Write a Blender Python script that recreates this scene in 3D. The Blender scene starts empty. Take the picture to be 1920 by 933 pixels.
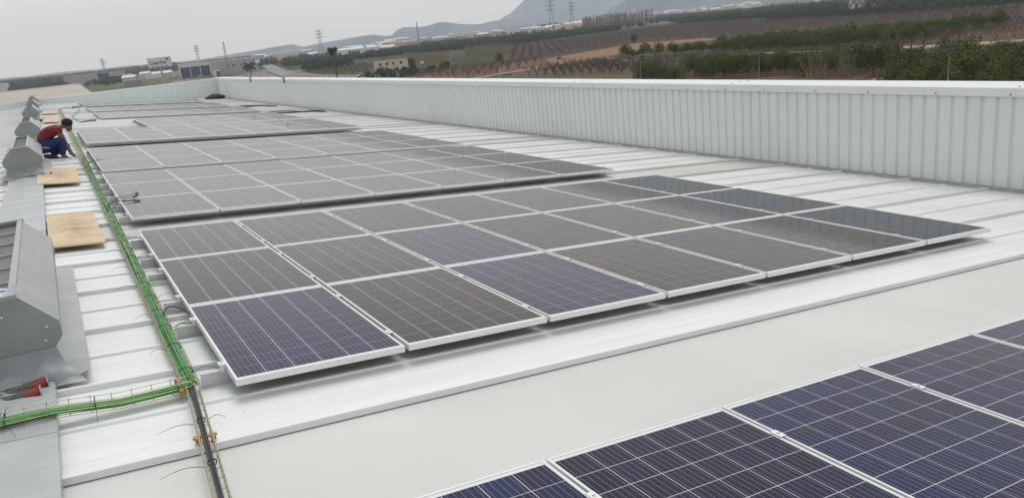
import bpy, math, random
from mathutils import Vector, Matrix
import numpy as np
random.seed(7)
SC = bpy.context.scene
COL = SC.collection
PI = math.pi
# ------------------------------------------------------------------ camera
C0 = Vector((-0.5602, -4.3280, 1.6858))
RM = Matrix(((0.86093127, -0.21713884, 0.46005225), (-0.4986522, -0.18116532, 0.8476586), (-0.1007141, -0.95918186, -0.26424765)))
F = 1514.74
cam = bpy.data.cameras.new('camera'); camo = bpy.data.objects.new('camera', cam); COL.objects.link(camo)
m = Matrix((RM.col[0], -RM.col[1], -RM.col[2])).transposed().to_4x4(); m.translation = C0
camo.matrix_world = m
cam.sensor_width = 36; cam.lens = F / 1920 * 36; cam.clip_end = 40000; cam.clip_start = 0.05
SC.camera = camo
# ------------------------------------------------------------------ light
SUN_EL, SUN_AZ = math.radians(58), math.radians(25)      # azimuth from +y towards +x
w = bpy.data.worlds.new('World'); SC.world = w; w.use_nodes = True
nt = w.node_tree; nt.nodes.clear()
out = nt.nodes.new('ShaderNodeOutputWorld'); bg = nt.nodes.new('ShaderNodeBackground')
sky = nt.nodes.new('ShaderNodeTexSky'); sky.sky_type = 'NISHITA'; sky.sun_disc = False
sky.sun_elevation = SUN_EL; sky.sun_rotation = SUN_AZ; sky.dust_density = 6; sky.air_density = 1.0
hs = nt.nodes.new('ShaderNodeHueSaturation'); hs.inputs['Saturation'].default_value = 0.12
nt.links.new(sky.outputs[0], hs.inputs['Color'])
tc = nt.nodes.new('ShaderNodeTexCoord'); sx = nt.nodes.new('ShaderNodeSeparateXYZ')
nt.links.new(tc.outputs['Generated'], sx.inputs[0])
rp = nt.nodes.new('ShaderNodeValToRGB'); nt.links.new(sx.outputs['Z'], rp.inputs[0])
e = rp.color_ramp.elements
e[0].position = 0.0; e[0].color = (12.2, 10.8, 9.5, 1)
e[1].position = 0.16; e[1].color = (12.2, 11.1, 10.1, 1)
x_ = e.new(0.6); x_.color = (6.1, 6.5, 6.75, 1)
nz = nt.nodes.new('ShaderNodeTexNoise'); nz.inputs['Scale'].default_value = 2.2; nz.inputs['Detail'].default_value = 5
mp = nt.nodes.new('ShaderNodeMapping'); mp.inputs['Scale'].default_value = (1, 1, 5)
nt.links.new(tc.outputs['Generated'], mp.inputs[0]); nt.links.new(mp.outputs[0], nz.inputs[0])
mr = nt.nodes.new('ShaderNodeMapRange'); mr.inputs['To Min'].default_value = 0.90; mr.inputs['To Max'].default_value = 1.10
mr.inputs['From Min'].default_value = .3; mr.inputs['From Max'].default_value = .7
nt.links.new(nz.outputs[0], mr.inputs[0])
vm = nt.nodes.new('ShaderNodeVectorMath'); vm.operation = 'SCALE'
nt.links.new(rp.outputs[0], vm.inputs[0]); nt.links.new(mr.outputs[0], vm.inputs['Scale'])
mx = nt.nodes.new('ShaderNodeMixRGB'); mx.inputs[0].default_value = 0.9
nt.links.new(hs.outputs[0], mx.inputs[1]); nt.links.new(vm.outputs[0], mx.inputs[2])
nt.links.new(mx.outputs[0], bg.inputs[0]); bg.inputs[1].default_value = 0.1
nt.links.new(bg.outputs[0], out.inputs[0])
sl = bpy.data.lights.new('sun', 'SUN'); sl.energy = 1.35; sl.angle = math.radians(30); sl.color = (1, .97, .93)
so = bpy.data.objects.new('sun', sl); COL.objects.link(so)
sd = Vector((math.sin(SUN_AZ) * math.cos(SUN_EL), math.cos(SUN_AZ) * math.cos(SUN_EL), math.sin(SUN_EL)))
so.rotation_euler = sd.to_track_quat('Z', 'Y').to_euler(); so.location = (0, 0, 60)
SC.view_settings.view_transform = 'Standard'; SC.view_settings.look = 'None'
SC.view_settings.exposure = 0.14; SC.view_settings.gamma = 1.0
SC.render.engine = 'CYCLES'
SC.cycles.volume_bounces = 2; SC.cycles.max_bounces = 6
# ------------------------------------------------------------------ helpers
HAZE_DENSITY = 2.0e-4
SL = math.radians(5.235); cS, sS = math.cos(SL), math.sin(SL)
GZ = -11.0
def ray(u, v): return RM @ Vector(((u - 960) / F, (v - 466.5) / F, 1))
def hit(u, v, z=GZ):
    r = ray(u, v); t = (z - C0.z) / r.z; p = C0 + t * r; return Vector((p.x, p.y, z))
def at(u, v, D):
    r = ray(u, v); return C0 + r * (D / math.hypot(r.x, r.y))
def rf(s, y, d=0.0): return Vector((s * cS - d * sS, y, -s * sS - d * cS))
def tag(o, label=None, cat=None, group=None, kind=None):
    if label: o['label'] = label
    if cat: o['category'] = cat
    if group: o['group'] = group
    if kind: o['kind'] = kind
    return o
def empty(name, loc=(0, 0, 0), rot=(0, 0, 0)):
    o = bpy.data.objects.new(name, None); COL.objects.link(o); o.location = loc; o.rotation_euler = rot
    o.empty_display_size = .1
    return o
def link(name, me, parent=None, loc=(0, 0, 0), rot=(0, 0, 0), scale=(1, 1, 1)):
    o = bpy.data.objects.new(name, me); COL.objects.link(o); o.location = loc; o.rotation_euler = rot; o.scale = scale
    if parent: o.parent = parent
    return o
def copy_tree(o, parent=None):
    c = o.copy(); COL.objects.link(c); c.parent = parent
    for ch in o.children: copy_tree(ch, c)
    return c
class MB:
    def __init__(s): s.v = []; s.f = []; s.m = []; s.sm = []
    def add(s, vs, fs, mi=0, smooth=False):
        n = len(s.v); s.v += [tuple(v) for v in vs]
        for f in fs: s.f.append([i + n for i in f]); s.m.append(mi); s.sm.append(smooth)
    def box(s, a, b, mi=0, M=None):
        (x0, y0, z0), (x1, y1, z1) = a, b
        vs = [Vector(p) for p in ((x0,y0,z0),(x1,y0,z0),(x1,y1,z0),(x0,y1,z0),(x0,y0,z1),(x1,y0,z1),(x1,y1,z1),(x0,y1,z1))]
        if M: vs = [M @ v for v in vs]
        s.add(vs, [(0,3,2,1),(4,5,6,7),(0,1,5,4),(1,2,6,5),(2,3,7,6),(3,0,4,7)], mi)
    def beam(s, a, b, wd, mi=0, h=None):
        a, b = Vector(a), Vector(b); d = b - a; L = d.length
        M = Matrix.Translation(a) @ d.to_track_quat('X', 'Z').to_matrix().to_4x4()
        h = h or wd; s.box((0, -wd/2, -h/2), (L, wd/2, h/2), mi, M)
    def tube(s, pts, r, n=6, mi=0, caps=True):
        pts = [Vector(p) for p in pts]; rr = r if isinstance(r, (list, tuple)) else [r] * len(pts)
        base = len(s.v); up = Vector((0, 0, 1))
        for i, p in enumerate(pts):
            d = (pts[min(i+1, len(pts)-1)] - pts[max(i-1, 0)]).normalized()
            a = d.cross(up)
            if a.length < .1: a = d.cross(Vector((0, 1, 0)))
            a.normalize(); b = d.cross(a)
            for k in range(n):
                t = 2 * PI * k / n; s.v.append(tuple(p + (a * math.cos(t) + b * math.sin(t)) * rr[i]))
        for i in range(len(pts) - 1):
            for k in range(n):
                s.f.append([base + i*n + k, base + i*n + (k+1) % n, base + (i+1)*n + (k+1) % n, base + (i+1)*n + k]); s.m.append(mi); s.sm.append(True)
        if caps:
            s.f.append([base + k for k in range(n)]); s.m.append(mi); s.sm.append(False)
            q = base + (len(pts)-1)*n; s.f.append([q + n - 1 - k for k in range(n)]); s.m.append(mi); s.sm.append(False)
    def prism(s, poly, x0, x1, axis='y', mi=0, caps=True):
        n = len(poly)
        def P(p, t): return (t, p[0], p[1]) if axis == 'x' else (p[0], t, p[1]) if axis == 'y' else (p[0], p[1], t)
        s.add([P(p, x0) for p in poly] + [P(p, x1) for p in poly],
              [(i, (i+1) % n, n + (i+1) % n, n + i) for i in range(n)] + ([tuple(range(n))[::-1], tuple(range(n, 2*n))] if caps else []), mi)
    def strip(s, prof, x0, x1, axis='x', mi=0, nseg=1):
        n = len(prof)
        for q in range(nseg):
            a = x0 + (x1-x0)*q/nseg; b = x0 + (x1-x0)*(q+1)/nseg
            vs = []
            for t in (a, b):
                for p in prof: vs.append((t, p[0], p[1]) if axis == 'x' else (p[0], t, p[1]) if axis == 'y' else (p[0], p[1], t))
            s.add(vs, [(i, i+1, n+i+1, n+i) for i in range(n-1)], mi)
    def ball(s, c, r, mi=0, seg=8, ring=5, sc=(1, 1, 1)):
        vs = []; fs = []
        for i in range(ring + 1):
            ph = PI * i / ring
            for k in range(seg):
                th = 2*PI*k/seg
                vs.append((c[0]+r*sc[0]*math.sin(ph)*math.cos(th), c[1]+r*sc[1]*math.sin(ph)*math.sin(th), c[2]+r*sc[2]*math.cos(ph)))
        for i in range(ring):
            for k in range(seg): fs.append((i*seg+k, (i+1)*seg+k, (i+1)*seg+(k+1) % seg, i*seg+(k+1) % seg))
        s.add(vs, fs, mi, True)
    def mesh(s, name, mats):
        me = bpy.data.meshes.new(name); me.from_pydata(s.v, [], s.f)
        for mt in (mats if isinstance(mats, (list, tuple)) else [mats]): me.materials.append(mt)
        me.polygons.foreach_set('material_index', s.m); me.polygons.foreach_set('use_smooth', s.sm)
        me.update(); return me
    def build(s, name, mats, parent=None, **k): return link(name, s.mesh(name, mats), parent, **k)

def mat(name, col, rough=.5, metal=0.0, var=0.0, scale=5.0, bump=0.0, bscale=40.0, coat=0.0, spec=None, stretch=None, col2=None, specks=0.0, objcol=False, detail=4, croug=.05, cior=1.5):
    M = bpy.data.materials.new(name); M.use_nodes = True; t = M.node_tree; N = t.nodes; Lk = t.links
    p = N['Principled BSDF']; p.inputs['Roughness'].default_value = rough; p.inputs['Metallic'].default_value = metal
    if spec is not None: p.inputs['Specular IOR Level'].default_value = spec
    p.inputs['Coat Weight'].default_value = coat; p.inputs['Coat Roughness'].default_value = croug; p.inputs['Coat IOR'].default_value = cior
    p.inputs['Base Color'].default_value = (*col, 1)
    tcn = N.new('ShaderNodeTexCoord'); mpn = N.new('ShaderNodeMapping'); Lk.new(tcn.outputs['Object'], mpn.inputs[0])
    if stretch: mpn.inputs['Scale'].default_value = stretch
    src = None
    if objcol:
        oi = N.new('ShaderNodeObjectInfo'); src = oi.outputs['Color']
    if var > 0 or col2:
        nn = N.new('ShaderNodeTexNoise'); nn.inputs['Scale'].default_value = scale; nn.inputs['Detail'].default_value = detail
        Lk.new(mpn.outputs[0], nn.inputs[0])
        r = N.new('ShaderNodeMapRange'); r.inputs['From Min'].default_value = .3; r.inputs['From Max'].default_value = .7
        Lk.new(nn.outputs[0], r.inputs[0])
        if col2:
            mm = N.new('ShaderNodeMixRGB'); mm.inputs[1].default_value = (*col, 1); mm.inputs[2].default_value = (*col2, 1)
            Lk.new(r.outputs[0], mm.inputs[0]); src = mm.outputs[0]
        else:
            r.inputs['To Min'].default_value = 1 - var; r.inputs['To Max'].default_value = 1 + var
            mm = N.new('ShaderNodeVectorMath'); mm.operation = 'SCALE'; mm.inputs[0].default_value = col
            if src: Lk.new(src, mm.inputs[0])
            Lk.new(r.outputs[0], mm.inputs['Scale']); src = mm.outputs[0]
    if specks > 0:
        vo = N.new('ShaderNodeTexNoise'); vo.inputs['Scale'].default_value = 16; vo.inputs['Detail'].default_value = 2; Lk.new(tcn.outputs['Object'], vo.inputs[0])
        r2 = N.new('ShaderNodeMapRange'); r2.inputs['From Min'].default_value = .74; r2.inputs['From Max'].default_value = .78
        Lk.new(vo.outputs[0], r2.inputs[0])
        mm2 = N.new('ShaderNodeMixRGB'); mm2.inputs[2].default_value = (.18, .15, .12, 1)
        if src: Lk.new(src, mm2.inputs[1])
        else: mm2.inputs[1].default_value = (*col, 1)
        mu = N.new('ShaderNodeMath'); mu.operation = 'MULTIPLY'; mu.inputs[1].default_value = specks
        Lk.new(r2.outputs[0], mu.inputs[0]); Lk.new(mu.outputs[0], mm2.inputs[0]); src = mm2.outputs[0]
    if src: Lk.new(src, p.inputs['Base Color'])
    if bump > 0:
        bn = N.new('ShaderNodeTexNoise'); bn.inputs['Scale'].default_value = bscale; bn.inputs['Detail'].default_value = 3
        Lk.new(mpn.outputs[0], bn.inputs[0])
        b = N.new('ShaderNodeBump'); b.inputs['Strength'].default_value = bump; b.inputs['Distance'].default_value = .02
        Lk.new(bn.outputs[0], b.inputs['Height']); Lk.new(b.outputs[0], p.inputs['Normal'])
    return M
M_ROOF = mat('roof_white', (.765, .78, .775), .42, 0, .05, 1.6, .10, 14, stretch=(.35, 3.5, 1), specks=.5)
M_SKYL = mat('skylight_grp', (.60, .60, .575), .38, 0, .07, .7, .03, 6, specks=.35)
M_WALL = mat('parapet_paint', (.655, .695, .685), .42, 0, .03, 1.2, .02, 5)
M_COPE = mat('coping_paint', (.70, .73, .72), .4, 0, .03, 2, specks=.25)
M_GALV = mat('galvanised', (.36, .385, .39), .40, .45, .10, 3, .05, 6, specks=.3)
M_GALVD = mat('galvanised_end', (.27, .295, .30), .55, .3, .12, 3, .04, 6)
M_RIDGE = mat('ridge_metal', (.42, .445, .455), .42, .3, .16, 2.2, .12, 3, specks=.25)
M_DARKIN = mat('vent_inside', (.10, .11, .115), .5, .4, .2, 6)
M_FRAME = mat('anodised_frame', (.74, .76, .75), .34, .15, .03, 4)
M_RAIL = mat('rail_aluminium', (.56, .56, .58), .38, .55, .06, 3)
M_BACK = mat('backsheet', (.66, .67, .68), .45, 0, coat=.8, croug=.08, cior=1.33)
M_WOOD = mat('plywood', (.66, .52, .34), .65, 0, scale=1.7, bump=.25, bscale=14, stretch=(1.2, 1.9, 1), col2=(.50, .35, .20), detail=10)
M_CABG = mat('cable_green', (.035, .25, .026), .30, 0, .15, 30)
M_CABK = mat('cable_black', (.018, .018, .02), .45)
M_BASK = mat('zinc_wire', (.52, .46, .33), .38, .5, .12, 20)
M_BLACK = mat('black_plastic', (.02, .02, .022), .5)
M_RED = mat('glove_red', (.21, .020, .018), .7, 0, .35, 22, .2, 80)
M_GLV = mat('glove_grey', (.10, .095, .088), .85, 0, .2, 40, .3, 120)
M_CUFF = mat('glove_cuff', (.42, .36, .35), .8)
M_STEEL = mat('screw_steel', (.16, .16, .16), .4, .7)
M_TIE = mat('tie_black', (.02, .02, .02), .5)
M_CONC = mat('precast_concrete', (.37, .365, .34), .8, 0, .08, .3)
M_BLUE = mat('blue_sheet', (.025, .040, .085), .5, 0, .1, 1)
M_WHITEP = mat('white_paint', (.66, .66, .64), .6, 0, .05, .5)
M_CREAM = mat('cream_render', (.60, .50, .42), .85, 0, .12, .6)
M_TILE = mat('roof_tile', (.34, .20, .14), .85, 0, .2, .8)
M_BEIGE = mat('beige_membrane', (.42, .36, .31), .85, 0, .10, .08)
M_BARK = mat('bark', (.13, .105, .085), .9, 0, .2, 8)
M_BARKP = mat('pale_bark', (.115, .078, .060), .9, 0, .2, 8)
M_LEAF = mat('citrus_leaf', (.010, .030, .003), .6, 0, .35, .6, col2=(.115, .118, .009), spec=.10)
M_LEAFD = mat('dark_leaf', (.020, .040, .014), .7, 0, scale=.6, col2=(.045, .075, .022), spec=.12)
M_LEAFO = mat('grey_leaf', (.035, .045, .028), .8, 0, scale=.2, col2=(.07, .068, .048), spec=.1)
M_STRAW = mat('reed_straw', (.24, .19, .12), .9, 0, .3, .4)
M_DARKWIN = mat('dark_opening', (.02, .022, .025), .5)
M_GREY = mat('steel_grey', (.25, .26, .27), .5, .4)
M_GREYL = mat('steel_light', (.42, .44, .45), .45, .4)
M_SIGNW = mat('sign_white', (.72, .73, .72), .5)
M_SIGNG = mat('sign_green', (.02, .17, .07), .5)
M_LAMPB = mat('lamp_blue', (.03, .055, .19), .5)
def over(M, col, kind):
    t = M.node_tree; N = t.nodes; Lk = t.links; p = N['Principled BSDF']; src = p.inputs['Base Color'].links[0].from_socket
    tcn = N.new('ShaderNodeTexCoord'); n = N.new('ShaderNodeTexNoise'); n.inputs['Detail'].default_value = 7; n.inputs['Roughness'].default_value = .65
    mm = N.new('ShaderNodeMixRGB'); mm.inputs[2].default_value = (*col, 1); a = N.new('ShaderNodeMapRange'); b = N.new('ShaderNodeMapRange'); mu = N.new('ShaderNodeMath'); mu.operation = 'MULTIPLY'
    if kind == 'edge':       # settled dust towards the low end of each sheet
        sp = N.new('ShaderNodeSeparateXYZ'); Lk.new(tcn.outputs['Object'], sp.inputs[0]); Lk.new(sp.outputs[0], a.inputs[0])
        a.inputs['From Min'].default_value = 6.5; a.inputs['From Max'].default_value = 11.2; a.inputs['To Max'].default_value = .9
        n.inputs['Scale'].default_value = .9
    elif kind == 'film':     # thin streaks
        a.inputs['From Min'].default_value = -1; a.inputs['From Max'].default_value = 0; a.inputs['To Max'].default_value = .22
        mp_ = N.new('ShaderNodeMapping'); mp_.inputs['Scale'].default_value = (.5, 9, 1); Lk.new(tcn.outputs['Object'], mp_.inputs[0]); n.inputs['Scale'].default_value = 2.0
    else:                    # round stain in the middle of the board
        ln = N.new('ShaderNodeVectorMath'); ln.operation = 'LENGTH'; mp_ = N.new('ShaderNodeMapping'); mp_.inputs['Scale'].default_value = (4.2, 1.0, 1); Lk.new(tcn.outputs['Object'], mp_.inputs[0]); Lk.new(mp_.outputs[0], ln.inputs[0])
        Lk.new(ln.outputs['Value'], a.inputs[0]); a.inputs['From Min'].default_value = .95; a.inputs['From Max'].default_value = .1; a.inputs['To Max'].default_value = 1.0; n.inputs['Scale'].default_value = 5
    Lk.new((mp_.outputs[0] if kind == 'film' else tcn.outputs['Object']), n.inputs[0]); Lk.new(n.outputs[0], b.inputs[0]); b.inputs['From Min'].default_value = .38; b.inputs['From Max'].default_value = .68
    Lk.new(a.outputs[0], mu.inputs[0]); Lk.new(b.outputs[0], mu.inputs[1]); Lk.new(mu.outputs[0], mm.inputs[0]); Lk.new(src, mm.inputs[1]); Lk.new(mm.outputs[0], p.inputs['Base Color'])
over(M_ROOF, (.62, .56, .50), 'edge'); over(M_ROOF, (.60, .60, .58), 'film'); over(M_SKYL, (.54, .48, .42), 'edge'); over(M_WOOD, (.26, .15, .075), 'stain'); over(M_RIDGE, (.30, .32, .34), 'film')
def dots(M, scale, rad, col=(.05, .045, .04)):
    t = M.node_tree; N = t.nodes; Lk = t.links; p = N['Principled BSDF']; src = p.inputs['Base Color'].links[0].from_socket
    tcn = N.new('ShaderNodeTexCoord'); v = N.new('ShaderNodeTexVoronoi'); v.inputs['Scale'].default_value = scale; Lk.new(tcn.outputs['Object'], v.inputs['Vector'])
    oi = N.new('ShaderNodeObjectInfo'); ad = N.new('ShaderNodeVectorMath'); ad.operation = 'ADD'; sc_ = N.new('ShaderNodeVectorMath'); sc_.operation = 'SCALE'; sc_.inputs[0].default_value = (37, 0, 0)
    Lk.new(oi.outputs['Random'], sc_.inputs['Scale']); Lk.new(tcn.outputs['Object'], ad.inputs[0]); Lk.new(sc_.outputs[0], ad.inputs[1]); Lk.new(ad.outputs[0], v.inputs['Vector'])
    l = N.new('ShaderNodeMath'); l.operation = 'LESS_THAN'; l.inputs[1].default_value = rad*scale; Lk.new(v.outputs['Distance'], l.inputs[0])
    mm = N.new('ShaderNodeMixRGB'); mm.inputs[2].default_value = (*col, 1); Lk.new(l.outputs[0], mm.inputs[0]); Lk.new(src, mm.inputs[1]); Lk.new(mm.outputs[0], p.inputs['Base Color'])
dots(M_ROOF, 1.3, .0045); dots(M_ROOF, 3.1, .002, (.2, .17, .14)); dots(M_SKYL, 1.7, .005); dots(M_SKYL, 5, .002, (.25, .22, .18)); dots(M_RIDGE, 5, .004, (.75, .76, .78))
# cell material: polycrystalline blue with five busbars, tint from the object's own colour
M_CELL = mat('solar_cell', (.02, .025, .06), .5, 0, .12, 60, coat=.9, cior=1.2, objcol=True, croug=.08, spec=.05)
def add_bus(M):
    t = M.node_tree; N = t.nodes; Lk = t.links; p = N['Principled BSDF']
    src = p.inputs['Base Color'].links[0].from_socket
    tcn = N.new('ShaderNodeTexCoord'); sp = N.new('ShaderNodeSeparateXYZ'); Lk.new(tcn.outputs['Object'], sp.inputs[0])
    a = N.new('ShaderNodeMath'); a.operation = 'ADD'; a.inputs[1].default_value = .078; Lk.new(sp.outputs[0], a.inputs[0])
    b = N.new('ShaderNodeMath'); b.operation = 'DIVIDE'; b.inputs[1].default_value = .0312; Lk.new(a.outputs[0], b.inputs[0])
    c = N.new('ShaderNodeMath'); c.operation = 'FRACT'; Lk.new(b.outputs[0], c.inputs[0])
    d = N.new('ShaderNodeMath'); d.operation = 'SUBTRACT'; d.inputs[1].default_value = .5; Lk.new(c.outputs[0], d.inputs[0])
    e = N.new('ShaderNodeMath'); e.operation = 'ABSOLUTE'; Lk.new(d.outputs[0], e.inputs[0])
    f = N.new('ShaderNodeMath'); f.operation = 'LESS_THAN'; f.inputs[1].default_value = .026; Lk.new(e.outputs[0], f.inputs[0])
    mm = N.new('ShaderNodeMixRGB'); mm.inputs[2].default_value = (.26, .26, .29, 1)
    Lk.new(f.outputs[0], mm.inputs[0]); Lk.new(src, mm.inputs[1]); Lk.new(mm.outputs[0], p.inputs['Base Color'])
add_bus(M_CELL)
M_CELLF = mat('solar_cell_far', (.02, .025, .06), .45, 0, .10, 4, coat=.9, cior=1.27, objcol=True, croug=.08, spec=.05)

# ------------------------------------------------------------------ ground and fields
def ground_mat(name, c1, c2, c3, s=.004):
    M = bpy.data.materials.new(name); M.use_nodes = True; t = M.node_tree; N = t.nodes; Lk = t.links
    p = N['Principled BSDF']; p.inputs['Roughness'].default_value = .95; p.inputs['Specular IOR Level'].default_value = .1
    tcn = N.new('ShaderNodeTexCoord')
    v = N.new('ShaderNodeTexVoronoi'); v.inputs['Scale'].default_value = s; Lk.new(tcn.outputs['Object'], v.inputs['Vector'])
    mp_ = N.new('ShaderNodeMapping'); mp_.inputs['Scale'].default_value = (1, .45, 1); mp_.inputs['Rotation'].default_value = (0, 0, .6)
    Lk.new(tcn.outputs['Object'], mp_.inputs[0]); Lk.new(mp_.outputs[0], v.inputs['Vector'])
    sp = N.new('ShaderNodeSeparateColor'); Lk.new(v.outputs['Color'], sp.inputs[0])
    r = N.new('ShaderNodeValToRGB'); r.color_ramp.interpolation = 'CONSTANT'; Lk.new(sp.outputs[0], r.inputs[0])
    el = r.color_ramp.elements; el[0].color = (*c1, 1); el[1].position = .4; el[1].color = (*c2, 1)
    q = el.new(.72); q.color = (*c3, 1); q = el.new(.9); q.color = (.17, .12, .085, 1)
    n = N.new('ShaderNodeTexNoise'); n.inputs['Scale'].default_value = .05; n.inputs['Detail'].default_value = 8; Lk.new(tcn.outputs['Object'], n.inputs[0])
    rr = N.new('ShaderNodeMapRange'); rr.inputs['From Min'].default_value = .3; rr.inputs['From Max'].default_value = .7
    rr.inputs['To Min'].default_value = .6; rr.inputs['To Max'].default_value = 1.4; Lk.new(n.outputs[0], rr.inputs[0])
    s_ = N.new('ShaderNodeVectorMath'); s_.operation = 'SCALE'; Lk.new(r.outputs[0], s_.inputs[0]); Lk.new(rr.outputs[0], s_.inputs['Scale'])
    Lk.new(s_.outputs[0], p.inputs['Base Color']); return M
M_GROUND = ground_mat('plain_fields', (.055, .062, .035), (.085, .066, .052), (.04, .055, .028), .0045)
g = MB(); n = 64
ringr = [0, 300, 1000, 2500, 4500, 6500]
vs = [(0, 0, GZ)]
for r_ in ringr[1:]:
    for k in range(n): vs.append((r_*math.cos(2*PI*k/n), r_*math.sin(2*PI*k/n), GZ))
fs = [(0, 1+k, 1+(k+1) % n) for k in range(n)]
for i in range(len(ringr)-2):
    for k in range(n): fs.append((1+i*n+k, 1+(i+1)*n+k, 1+(i+1)*n+(k+1) % n, 1+i*n+(k+1) % n))
g.add(vs, fs); tag(g.build('ground', M_GROUND), kind='structure')
def Z3(*p): return [(x/4+960, y/4) for x, y in p]
def Z4(*p): return [(x/4+1440, y/4) for x, y in p]
def Z2(*p): return [(x/4+480, y/4) for x, y in p]
def patch(name, px, col, z, var=.2, scale=.15, col2=None, rows=None, bump=.0):
    pts = [hit(u, v, GZ + z) for u, v in px]
    b = MB(); b.add(pts, [tuple(range(len(pts)))])
    mt = mat(name, col, .95, 0, var, scale, bump, 1, spec=.1, col2=col2, detail=8, stretch=rows)
    return tag(b.build(name, mt), kind='structure')
BROWN_UP = Z3((0,345),(520,290),(900,235),(1220,192),(1920,150)) + Z4((900,95),(1920,42),(2300,20))
patch('bare_orchard_ground', BROWN_UP + Z4((2300,260),(1920,200),(1790,150),(1100,190),(0,262)) + Z3((1500,290),(900,320),(560,385),(0,465)), (.075, .052, .040), .03, .25, .05, col2=(.045,.034,.026))
patch('bare_orchard_ground', Z4((1100,322),(1790,172),(2300,80),(2300,300),(1920,300),(1300,322)), (.105, .070, .050), .045, .2, .1)
patch('green_field', Z2((200,505),(560,455),(1100,418),(1920,345)) + Z3((520,268),(800,225),(760,215),(0,290)) + Z2((1500,325),(800,425),(180,490)), (.038, .062, .026), .03, .3, .04)
patch('ploughed_field', Z3((260,442),(560,390),(940,325),(1440,288),(1560,290),(1400,322),(1220,350),(930,390),(700,430),(290,487)), (.24, .140, .088), .06, .14, .25)
patch('reddish_field', Z2((1050,640),(1110,580),(1470,520),(1920,472)) + Z3((260,442),(290,487),(0,540)) + Z2((1640,600)), (.155, .080, .055), .06, .3, .25)
patch('vineyard_ground', Z3((0,545),(290,492),(700,436),(860,460),(1400,436),(1480,430),(1320,480),(1300,520),(940,555),(0,580)), (.115, .082, .064), .05, .25, .3)
patch('grass_verge', Z3((-300,640),(-300,590),(0,566),(500,560),(940,545),(1300,520),(1300,640)), (.10, .105, .042), .04, .3, .4)
patch('orchard_ground', Z3((1300,640),(1300,500),(1480,430),(1920,400)) + Z4((900,366),(2300,330),(2300,700),(0,700)), (.115, .068, .045), .05, .3, .3)
patch('orchard_ground', Z3((680,430),(1300,320),(1920,280)) + Z4((0,275),(1790,145),(1780,178),(1100,322),(0,390)) + Z3((1000,425)), (.06, .062, .035), .07, .3, .2)
TRACK = Z3((-900,690),(0,541),(290,490),(700,430),(860,458),(1400,434),(1700,412)) + Z4((0,396),(400,386),(650,376),(900,362),(1240,346),(1500,330),(1920,308),(2400,285))
def road(name, px, widths, col, z):
    pts = [hit(u, v, GZ + z) for u, v in px]; b = MB(); vs = []
    for i, p in enumerate(pts):
        d = (pts[min(i+1, len(pts)-1)] - pts[max(i-1, 0)]).normalized(); nn = Vector((-d.y, d.x, 0)) * (widths[min(i, len(widths)-1)] / 2)
        vs += [p + nn, p - nn]
    b.add(vs, [(2*i, 2*i+1, 2*i+3, 2*i+2) for i in range(len(pts)-1)])
    return tag(b.build(name, mat(name, col, .95, 0, .14, .3, spec=.1)), kind='structure')
road('dirt_track', TRACK, [3, 3, 3, 3.2, 3, 3, 3.5, 4, 4.5, 5, 6, 7, 9, 9, 9], (.36, .285, .215), .09)
road('dirt_track', Z4((700,640),(890,585),(1100,520)), [3], (.30, .23, .17), .09)
road('dirt_track', Z2((560,455),(800,385),(1100,345),(1500,300)), [14], (.20, .15, .11), .07)
patch('ploughed_field', Z3((1100,130),(1700,95),(1900,110),(1300,150)), (.05, .075, .03), .05)
road('access_road', [(500,150),(530,138),(512,128),(500,122)], [10], (.26, .25, .24), .08)
patch('gravel_yard', [(380,180),(480,175),(640,160),(760,152),(720,141),(600,140),(520,128),(486,132),(440,142),(330,150),(300,165)], (.22, .195, .17), .05, .15, .3)
patch('grass_verge', [(150,200),(300,170),(340,150),(345,140),(180,160),(100,180)], (.10, .11, .06), .04, .25, .2)

# ------------------------------------------------------------------ mountains and hills
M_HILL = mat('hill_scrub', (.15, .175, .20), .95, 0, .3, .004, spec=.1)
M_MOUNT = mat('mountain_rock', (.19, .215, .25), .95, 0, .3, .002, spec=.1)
def ridge(name, px, D, depth, mt, rough=.06):
    rnd = random.Random(3)
    # resample
    pts = []
    for i in range(len(px)-1):
        for k in range(6):
            t = k/6; pts.append((px[i][0]*(1-t)+px[i+1][0]*t, px[i][1]*(1-t)+px[i+1][1]*t))
    pts.append(px[-1]); rows = [-1, -.6, -.3, -.1, 0, .3, 1]; prof = [0, .25, .55, .86, 1, .7, 0]
    b = MB(); vs = []
    for j, (rw, pf) in enumerate(zip(rows, prof)):
        for i, (u, v) in enumerate(pts):
            top = at(u, v, D); h = max(top.z - GZ, 1.0)
            dirn = Vector((top.x - C0.x, top.y - C0.y, 0)).normalized()
            jit = 1 + (rnd.random()-.5) * rough * (0 if j == 4 else 4)
            if j == 4: jit = 1 + (rnd.random()-.5)*.02
            pp = top + dirn * (rw * depth * (1 + .3*math.sin(i*.9 + j)))
            vs.append((pp.x, pp.y, (GZ - 3) + h * pf * jit if pf > 0 else GZ - 3))
    n = len(pts)
    b.add(vs, [(j*n+i, j*n+i+1, (j+1)*n+i+1, (j+1)*n+i) for j in range(len(rows)-1) for i in range(n-1)], 0, True)
    return tag(b.build(name, mt), kind='structure')
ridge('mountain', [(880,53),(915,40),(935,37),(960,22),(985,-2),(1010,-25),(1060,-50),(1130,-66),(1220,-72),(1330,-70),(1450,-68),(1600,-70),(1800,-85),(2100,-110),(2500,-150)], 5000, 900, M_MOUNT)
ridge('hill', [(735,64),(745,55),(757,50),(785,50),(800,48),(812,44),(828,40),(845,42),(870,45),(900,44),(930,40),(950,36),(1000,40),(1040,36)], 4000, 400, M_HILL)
ridge('hill', [(560,88),(600,80),(640,73),(680,66),(700,64),(722,66),(760,64),(820,60),(900,54),(1000,44)], 3300, 400, M_HILL)
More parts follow.
